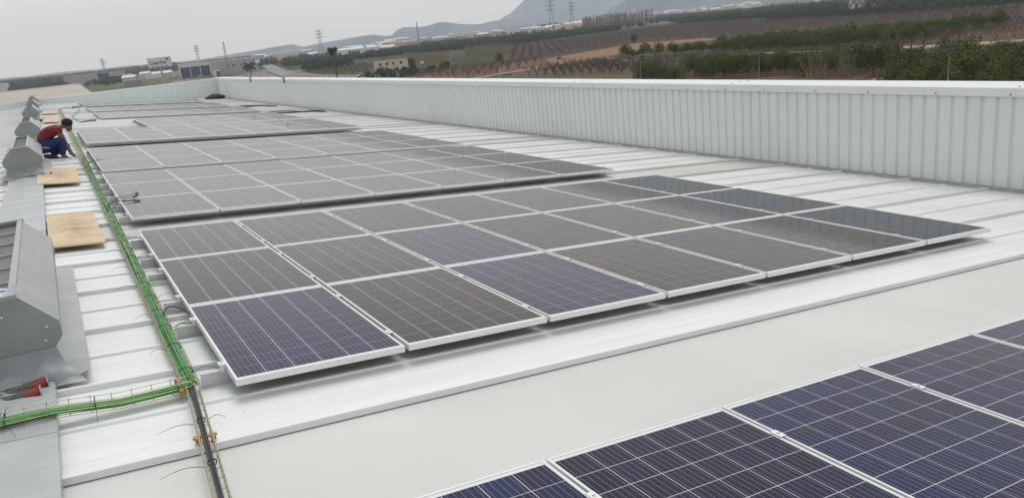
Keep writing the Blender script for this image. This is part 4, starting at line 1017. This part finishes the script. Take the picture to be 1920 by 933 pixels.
path = [(rf(s_, y_, PD-.038 - (.03 if s_ < -.8 else 0)), YV, UP) for s_, y_ in br] + [(Vector((XR-.5, .06, ZR+.03)), YV, UP), (Vector((XR-1.5, -.10, ZR-.05)), YV, UP)]
tray('cable_tray', path, 'wire basket tray branching left over the ridge with green cables', .10)
brp = path
# green cable bundle along the tray
def bundle(ctrl_fn, ts, ncab, r, label, matl, spread, hgt, seed, tie_step=None, name='cable_bundle', cname='green_cable', tails=True):
    rr = random.Random(seed); t = empty(name); tag(t, label, 'cables')
    for c in range(ncab):
        ph = rr.uniform(0, 6.28); fr = rr.uniform(.18, .5); bx = (c/(max(ncab-1, 1)) - .5)*spread; bz = hgt*rr.uniform(.1, .9); pts = []
        for q in ts:
            p, sv, up = ctrl_fn(q); wob = math.sin(q*fr*3.1+ph)*spread*.22
            pts.append(p + sv*max(-spread/2, min(spread/2, bx+wob)) + up*(.008 + bz + math.sin(q*fr*2.3+ph*2)*hgt*.25))
        b = MB(); b.tube(pts, r, 6); b.build(cname, matl, t)
    if tie_step:
        q = ts[0] + .2
        while q < ts[-1] - .1:
            p, sv, up = ctrl_fn(q); b = MB(); hw = spread/2 + .012
            ring = [p + sv*(hw*math.cos(a)) + up*(.02 + (hgt/2+.012)*math.sin(a) + hgt/2) for a in [k*PI/6 for k in range(13)]]
            b.tube(ring, .0026, 4, caps=False)
            fw = sv.cross(up)
            for sg in ((-1, 1) if rr.random() < .6 else (rr.choice((-1, 1)),)):
                L = rr.uniform(.10, .20); a0 = p + sv*sg*hw + up*(hgt*.8)
                hz_ = rr.uniform(.01, .035); yw_ = rr.uniform(-.4, .4)
                b.tube([a0 + sv*sg*L*k/5 + up*(hz_*math.sin(PI*k/5) - .012*k/5) + fw*(yw_*L*(k/5)**2) for k in range(6)], [.0018, .0017, .0016, .0014, .0011, .0007], 4, caps=False)
            b.build('cable_tie', M_TIE, t); q += tie_step*rr.uniform(.8, 1.2)
    return t
fn = lambda y_: (rf(tray_s(y_), y_, PD-.036), SV, UP)
bundle(fn, [.22+.22*k for k in range(66)], 10, .0062, 'thick bundle of green cables strapped into the tray beside the arrays', M_CABG, .056, .032, 3, .42)
bundle(fn, [14.6+.9*k for k in range(33)], 2, .011, 'two thin green cables running on past the worker', M_CABG, .05, .02, 4, None)
bundle(fn, [-8+.3*k for k in range(28)] + [.22], 3, .0062, 'black cables in the tray at the bottom of the view', M_CABK, .016, .010, 5, .55, cname='black_cable')
def brf(q):
    q = max(0, min(q, 4.999)); i = int(q); f = q - i; a, c_ = brp[i], brp[i+1]
    return (a[0].lerp(c_[0], f), YV, UP)
bundle(brf, [k*.2 for k in range(26)], 8, .0085, 'bundle of green cables turning left over the ridge', M_CABG, .08, .03, 6, 1.3)
# couplers at the junction
for i, (s_, y_) in enumerate(((-.245, .17), (-.245, .30), (tray_s(-.5)+.035, -.5), (tray_s(-.5)-.035, -.5))):
    b = MB(); c_ = rf(s_, y_, PD-.05); b.box((c_.x-.012, c_.y-.02, c_.z-.01), (c_.x+.012, c_.y+.02, c_.z+.014)); b.tube([c_ + Vector((-.02, 0, .01)), c_ + Vector((.02, 0, .01))], .006, 6)
    tag(b.build('tray_coupler', mat('brass', (.45, .27, .07), .35, .8) if 'brass' not in bpy.data.materials else bpy.data.materials['brass']), ['brass coloured coupler at the near corner of the tray junction', 'brass coloured coupler at the rear of the tray junction', 'right hand coupler on the tray below the junction', 'left hand coupler on the tray below the junction'][i], 'coupler')
# loose cables and connectors
def loose(pts, r, m_, label, conn=None, name='loose_cable'):
    t = empty(name); tag(t, label, 'cable'); sm_ = []
    P_ = [Vector(p) for p in pts]
    for i in range(len(P_)-1):
        p0, p1, p2, p3 = P_[max(i-1, 0)], P_[i], P_[i+1], P_[min(i+2, len(P_)-1)]
        for k in range(5):
            u = k/5; sm_.append(.5*((2*p1) + (-p0+p2)*u + (2*p0-5*p1+4*p2-p3)*u*u + (-p0+3*p1-3*p2+p3)*u**3))
    sm_.append(P_[-1]); b = MB(); b.tube(sm_, r, 6); b.build('cable', m_, t)
    if conn:
        d = (sm_[-1]-sm_[-2]).normalized(); b = MB(); b.tube([sm_[-1], sm_[-1]+d*.02, sm_[-1]+d*.05, sm_[-1]+d*.09], [.007, .010, .010, .007], 8); b.build('connector', M_BLACK, t)
    return t
loose([rf(-.15, 1.70, .06), rf(-.12, 1.73, .01), rf(-.05, 1.68, .0), rf(.03, 1.56, .05)], .005, M_CABK, 'black cable looping from the tray under the large array', name='loose_cable')
loose([rf(-.14, 1.25, .06), rf(-.10, 1.34, .03), rf(-.03, 1.34, .03), rf(.04, 1.28, .06)], .005, M_CABG, 'green cable arching from the tray to the large array')
for i, (ox, oy, dx, dy, m_, lb_) in enumerate(((-.02, 7.55, .28, .35, M_CABG, 'green cable end resting on the second array, pointing away'), (-.02, 7.40, .22, .18, M_CABK, 'black cable end resting on the second array, between two others'), (-.03, 7.20, .20, .02, M_CABK, 'black cable with connector lying on the second array edge'), (-.01, 12.9, .12, .05, M_CABK, 'black connector on the left edge of the third array'), (-.01, 13.1, .40, .30, M_CABG, 'long green cable end lying on the third array'))):
    loose([rf(ox-.16, oy-.35, .07), rf(ox-.08, oy-.1, .0), rf(ox, oy, -.03), rf(ox+dx*.6, oy+dy*.5, -.018), rf(ox+dx, oy+dy, -.012)], .0048, m_, lb_, True)
loose([rf(-.17, 6.6, .06), rf(-.10, 7.0, .03), rf(-.03, 7.35, .02)], .006, M_CABG, 'green cable leaving the tray towards the second array corner')
# dark cables and tubes far away
loose([rf(6.9, 37, .09), rf(7.6, 36.2, .05), rf(8.6, 37.5, .06), rf(9.4, 37.2, .09)], .03, M_CABK, 'dark cables heaped near the parapet, farther of the two heaps')
loose([rf(7.5, 36.4, .09), rf(8.1, 38.2, .05), rf(9.2, 36.6, .06), rf(9.6, 37.6, .09)], .025, M_CABK, 'thin dark cable curling over the farther heap')
loose([rf(7.6, 30.0, .09), rf(8.3, 29.4, .06), rf(9.2, 30.2, .07), rf(9.85, 30.4, .09)], .03, M_CABK, 'dark cable lying near the parapet, nearer of the two heaps')
loose([rf(7.3, 30.6, .09), rf(8.1, 30.9, .06), rf(8.9, 30.0, .07), rf(9.6, 29.2, .09)], .022, M_CABK, 'thin dark cable crossing the nearer heap')
loose([rf(1.20, 51.6, .07), rf(3, 51.7, .07), rf(5.6, 51.9, .07), rf(8.1, 52.0, .07)], .022, M_CABK, 'long black tube lying behind the last array')
loose([rf(1.3, 49.5, .08), rf(1.1, 47, .08), rf(.75, 46.6, .08)], .035, M_CABK, 'short dark cable beside the last array')
loose([rf(.45, 30.2, .09), rf(.8, 30.8, .08), rf(1.05, 30.9, .08)], .03, M_CABK, 'short black tube on the roof behind the worker')
loose([rf(.45, 31.5, .09), rf(.38, 35, .08), rf(.6, 38.0, .08), rf(1.0, 43.5, .08)], .02, M_CABG, 'thin green cable bent across the far roof')
loose([rf(.07, 43.6, .08), rf(.3, 45.4, .06), rf(.8, 45.0, .08)], .02, M_CABG, 'green cable leaving the far end of the tray')
# tubes over the parapet
for i, yq in enumerate((44.5, 37.0)):
    loose([Vector((XW-.045, yq, .10)), Vector((XW-.05, yq+.1, .27)), Vector((XW+.1, yq+.5, .36)), Vector((XW+.66, yq+3.5, .36)), Vector((XW+1.4, yq+9, .5))], .032, M_BLACK, ['black tube hooked over the parapet, farther one', 'black tube hooked over the parapet, nearer one'][i], name='black_tube')
# dark bag near the corner
b = MB(); c_ = rf(9.25, 52.0, PD); b.ball(c_ + Vector((0, 0, .18)), .5, 0, 10, 6, (.9, .7, .42)); b.ball(c_ + Vector((.35, .1, .12)), .32, 0, 8, 5, (1, .7, .5)); b.ball(c_ + Vector((-.4, .1, .1)), .25, 0, 8, 5, (1, .7, .6))
tag(b.build('black_bag', mat('black_sheet', (.03, .035, .035), .6, 0, .3, 8, .4, 10)), 'crumpled black bag on the roof near the far corner', 'bag')

# ------------------------------------------------------------------ plywood pieces
def ply(pts, d, label, raise_=.035, th=.016):
    c_ = [rf(s_, y_, d) for s_, y_ in pts]; up = UP*th
    b = MB(); b.add([p for p in c_] + [p + up for p in c_], [(3,2,1,0),(4,5,6,7),(0,1,5,4),(1,2,6,5),(2,3,7,6),(3,0,4,7)])
    cen_ = sum(c_, Vector())/4
    me = b.mesh('plywood_board', M_WOOD)
    for v in me.vertices: v.co -= cen_
    tag(link('plywood_board', me, None, cen_), label, 'plywood', 'plywood boards beside the ridge')
ply([(-.825, 4.86), (-.315, 4.84), (-.32, 6.98), (-.83, 7.08)], .065, 'nearest plywood board with a brown stain beside the green cables')
ply([(-.93, 10.5), (-.32, 10.36), (-.30, 12.75), (-.93, 12.95)], .06, 'plywood board right below the crouching worker')
ply([(-.73, 30.5), (-.19, 30.4), (-.19, 33.6), (-.72, 33.8)], .06, 'small plywood board just behind the worker\'s head')
ply([(-.70, 38.4), (-.14, 38.3), (-.14, 41.4), (-.69, 41.6)], .06, 'farthest plywood board beside the ridge')
# blocks below the boards
# ------------------------------------------------------------------ gloves, plastic bag
def glove(name, loc, rz, label, flip):
    t = empty(name, loc, (0, 0, rz)); t.scale = (1, 1, .8); tag(t, label, 'glove', 'work gloves on the ridge')
    b = MB(); b.prism([(-.02, .0), (-.02, .03), (.04, .036), (.09, .03), (.09, .0)], -.045, .045); 
    b = MB(); b.ball((.02, 0, .022), .066, 0, 14, 9, (1.25, .9, .42)); b.ball((-.02, .022, .034), .032, 0, 9, 6, (1.2, .8, .5)); b.ball((.03, -.02, .042), .028, 0, 9, 6, (1.4, .7, .5)); b.tube([(.05, 0, .020), (.10, 0, .022)], [.045, .038], 10)
    for k, (yy, L) in enumerate(((-.034, .060), (-.012, .075), (.011, .072), (.034, .055))):
        b.tube([(-.03, yy, .018), (-.03-L*.5, yy*1.15, .030), (-.03-L, yy*1.25, .012)], [.018, .016, .011], 7)
    s_ = 1 if flip else -1
    b.tube([(.03, s_*.04, .016), (0, s_*.072, .022), (-.03, s_*.08, .014)], [.015, .013, .009], 7); b.build('palm', M_GLV, t)
    b = MB(); n_ = 14
    for (x0, r0a, r0b, x1, r1a, r1b) in ((.085, .042, .024, .165, .056, .034),):
        vs = []
        for (xx, ra, rb) in ((x0, r0a, r0b), (x1, r1a, r1b), (x1-.004, r1a-.005, r1b-.005), (x0+.02, r0a-.006, r0b-.006)):
            vs += [(xx, ra*math.cos(2*PI*k/n_), .034*.6 + .012 + rb*math.sin(2*PI*k/n_)) for k in range(n_)]
        b.add(vs, [(q*n_+k, q*n_+(k+1) % n_, (q+1)*n_+(k+1) % n_, (q+1)*n_+k) for q in range(3) for k in range(n_)], 0, True)
    b.build('cuff', M_RED, t)
    b = MB(); ring = [(.165, .056*math.cos(2*PI*k/n_), .0324+.034*math.sin(2*PI*k/n_)) for k in range(n_+1)]; b.tube(ring, .0035, 5, caps=False); b.build('cuff_hem', M_CUFF, t)
gp = hit(26, 735, ZR+.05); glove('work_glove', (gp.x, gp.y, ZR+.032), .12, 'grey work glove with a wide red cuff, upper of the pair on the ridge', True)
gp = hit(12, 751, ZR+.05); glove('work_glove', (gp.x, gp.y, ZR+.028), .02, 'grey work glove with red cuff, lower of the pair on the ridge', False)
# tape / scraps near the gloves
loose([Vector((XR-.4, .62, ZR+.06)), Vector((XR-.1, .60, ZR+.06)), Vector((XR+.12, .68, ZR+.055)), Vector((XR+.26, .72, ZR+.04))], .004, M_CABK, 'thin black cable lying behind the gloves')
loose([Vector((XR-.35, .66, ZR+.07)), Vector((XR-.05, .55, ZR+.055)), Vector((XR+.06, .60, ZR+.05))], .004, M_SIGNW, 'thin white cable lying behind the gloves')
b = MB(); gpz = ZR+.565
P_ = [hit(-14, 541, gpz), hit(-8, 560, gpz), hit(25, 549, gpz), hit(58, 536.5, gpz), hit(40, 534.5, gpz+.03), hit(24, 534, gpz+.05), hit(18, 540, gpz+.03)]
b.add([*P_], [(0, 1, 2, 6), (6, 2, 5), (2, 3, 4, 5)], 0, True)
bag = tag(b.build('plastic_bag', mat('thin_plastic', (.82, .83, .88), .25, 0, .1, 20, .5, 15, coat=.6)), 'thin white plastic bag with a blue print on the nearest vent', 'plastic bag')
b = MB(); P2 = [hit(-6, 549, gpz+.012), hit(2, 548.5, gpz+.013), hit(12, 545.5, gpz+.018), hit(9, 543, gpz+.03), hit(0, 544.5, gpz+.026)]
b.add(P2, [(0, 1, 2, 3, 4)]); b.build('blue_print', mat('blue_print', (.16, .33, .68), .4), bag)
p_ = hit(6, 340, ZR-.2); b = MB(); b.ball(p_ + Vector((0, 0, .02)), .1, 0, 10, 6, (1, 1.4, .4)); tag(b.build('plastic_bag', bpy.data.materials['thin_plastic']), 'crumpled white plastic bag on the left slope beside the second vent', 'plastic bag')

# ------------------------------------------------------------------ worker
YP = 15.5
def W3(cx, cy, dy=0.0):      # crop coordinates (100 px window at 60,210 shown at 9.33x)
    u, v = cx/9.33+60, cy/9.33+210; r = ray(u, v); t_ = (YP+dy - C0.y)/r.y; return C0 + r*t_
M_SKIN = mat('skin', (.20, .10, .065), .5); M_SHIRT = mat('red_shirt', (.16, .010, .02), .8, 0, .1, 8, .25, 12); M_TROU = mat('blue_trousers', (.012, .022, .11), .8, 0, .15, 8, .3, 10)
M_HAIR = mat('black_hair', (.012, .010, .009), .8, 0, .3, 60, .3, 80); M_SHOE = mat('brown_shoe', (.06, .04, .03), .7); M_HIVIS = mat('hi_vis', (.45, .55, .05), .6)
wk = empty('person', W3(430, 840)); tag(wk, 'crouching worker in a red shirt and blue trousers reaching into the cable tray', 'person')
ORG = wk.location.copy()
def skin_obj(name, verts, edges, radii, mt, sub=2):
    me = bpy.data.meshes.new(name); me.from_pydata([tuple(v - ORG) for v in verts], edges, []); o = link(name, me, wk); me.materials.append(mt)
    md = o.modifiers.new('s', 'SKIN')
    for i, r in enumerate(radii): me.skin_vertices[0].data[i].radius = (r, r) if not isinstance(r, tuple) else r
    me.skin_vertices[0].data[0].use_root = True; md.use_smooth_shade = True
    sb_ = o.modifiers.new('d', 'SUBSURF'); sb_.levels = sub; sb_.render_levels = sub
    bpy.context.view_layer.update(); dg = bpy.context.evaluated_depsgraph_get(); m2 = bpy.data.meshes.new_from_object(o.evaluated_get(dg))
    o.modifiers.clear(); o.data = m2
    if not m2.materials: m2.materials.append(mt)
    return o
# whole body: pelvis root, spine, neck, head, arms, legs
pel = W3(215, 590); sp1 = W3(190, 480); sp2 = W3(270, 370); sp3 = W3(400, 300); nk = W3(500, 250); hd0 = W3(565, 245); hd = W3(622, 215)
shN, shF = W3(440, 330, -.17), W3(450, 300, .17); elN, elF = W3(560, 520, -.10), W3(600, 560, .24); wrN, wrF = W3(690, 740, -.02), W3(700, 720, .12); hnN, hnF = W3(755, 780, 0), W3(760, 765, .08)
hpN, hpF = W3(230, 600, -.10), W3(240, 600, .10); knN, knF = W3(515, 470, -.14), W3(640, 575, .22); anN, anF = W3(535, 765, -.12), W3(330, 745, .16)
toN, toF = W3(640, 800, -.12), W3(460, 800, .16)
vs = [pel, sp1, sp2, sp3, nk, hd0, hd, shN, elN, wrN, hnN, shF, elF, wrF, hnF, hpN, knN, anN, toN, hpF, knF, anF, toF]
ed = [(0,1),(1,2),(2,3),(3,4),(4,5),(5,6),(3,7),(7,8),(8,9),(9,10),(3,11),(11,12),(12,13),(13,14),(0,15),(15,16),(16,17),(17,18),(0,19),(19,20),(20,21),(21,22)]
rd = [.12,.12,.13,.12,.055,.06,.09,.06,.042,.03,.022,.06,.042,.03,.022,.09,.06,.042,.035,.09,.06,.042,.035]
skin_obj('body', vs, ed, rd, M_SKIN)
skin_obj('shirt', [W3(215, 560), sp1, sp2, sp3, W3(480, 262), W3(440, 330, -.15), W3(500, 400, -.14), W3(450, 300, .16), W3(505, 395, .18)], [(0,1),(1,2),(2,3),(3,4),(3,5),(5,6),(3,7),(7,8)], [.145,.148,.158,.135,.075,.085,.072,.085,.07], M_SHIRT)
skin_obj('trousers', [W3(225, 600), W3(250, 600, -.10), knN, W3(545, 620, -.13), anN, W3(250, 610, .10), knF, W3(480, 680, .2), anF], [(0,1),(1,2),(2,3),(3,4),(0,5),(5,6),(6,7),(7,8)], [.135,.115,.088,.075,.062,.11,.085,.07,.058], M_TROU)
b = MB(); c_ = W3(628, 215) - ORG; b.ball(c_, .108, 0, 16, 10, (1.05, .80, 1.0)); 
b = MB(); hc = W3(612, 190) - ORG; b.ball(hc, .112, 0, 16, 10, (1.0, .80, .88)); b.build('hair', M_HAIR, wk)
b = MB(); fc = W3(640, 262) - ORG; b.ball(fc, .075, 0, 14, 10, (.9, .85, 1.25)); nzp = W3(690, 285) - ORG; b.ball(nzp, .018, 0, 8, 6); b.ball(W3(578, 250, -.078) - ORG, .022, 0, 8, 6, (.8, .4, 1.2)); b.ball(W3(578, 250, .078) - ORG, .022, 0, 8, 6, (.8, .4, 1.2)); b.ball(W3(640, 325) - ORG, .035, 0, 8, 6, (1.1, 1.1, .7)); b.build('face', M_SKIN, wk)
for sg in (-1, 1):
    b = MB(); b.ball(W3(672, 250, sg*.032) - ORG, .009, 0, 8, 6); b.build('eye', M_BLACK, wk)
for hn_, wr_, sg in ((hnN, wrN, -1), (hnF, wrF, 1)):
    d = (hn_ - wr_).normalized(); sd_ = Vector((0, 1, 0)); b = MB()
    for k in range(4):
        o_ = sd_*(.014*(k-1.5)); L = (.07, .08, .075, .06)[k]; a0 = hn_ + o_ - ORG
        b.tube([a0, a0 + d*L*.5 + Vector((0, 0, -.004)), a0 + d*L + Vector((0, 0, -.024))], [.009, .0085, .006], 6)
    a0 = hn_ - d*.03 - sd_*sg*.02 - ORG; b.tube([a0, a0 - sd_*sg*.025 + d*.03, a0 - sd_*sg*.02 + d*.06 - Vector((0, 0, .01))], [.011, .010, .007], 6)
    b.build('fingers', M_SKIN, wk)
def shoe(a, c_, hl):
    b = MB(); d = (c_ - a); d.z = d.z*.3; d.normalize(); p0 = a - d*.07 - ORG; p1 = a + d*.10 - ORG; p2 = a + d*.21 - ORG
    z0 = hl; P_ = [Vector((p0.x, p0.y, p0.z-.015)), Vector(((p0+p1).x/2, (p0+p1).y/2, (p0.z+p1.z)/2-.02)), Vector((p1.x, p1.y, p1.z-.035)), Vector((p2.x, p2.y, p2.z-.05))]
    b.tube(P_, [.035, .052, .046, .028], 10); b.build('shoe', M_SHOE, wk)
shoe(W3(545, 800, -.12), W3(700, 815, -.12), 0); shoe(W3(270, 760, .05), W3(460, 820, .05), 0)
b = MB(); b.tube([W3(190, 625, -.24) - ORG, W3(240, 622, -.255) - ORG, W3(300, 632, -.24) - ORG], .012, 6); b.build('reflective_strip', M_HIVIS, wk)

# ------------------------------------------------------------------ haze
b = MB(); b.box((-6800, -6800, GZ-4), (6800, 6800, 420))
M = bpy.data.materials.new('haze'); M.use_nodes = True; t = M.node_tree; t.nodes.remove(t.nodes['Principled BSDF'])
pv_ = t.nodes.new('ShaderNodeVolumePrincipled'); pv_.inputs['Color'].default_value = (.80, .88, .99, 1); pv_.inputs['Density'].default_value = HAZE_DENSITY; pv_.inputs['Anisotropy'].default_value = 0.0
t.links.new(pv_.outputs[0], t.nodes['Material Output'].inputs['Volume'])
if HAZE_DENSITY > 0: tag(b.build('haze', M), 'thin blue haze over the plain', 'haze', kind='stuff')
print('objects', len(bpy.data.objects), 'tris', sum(len(m_.polygons) for m_ in bpy.data.meshes))
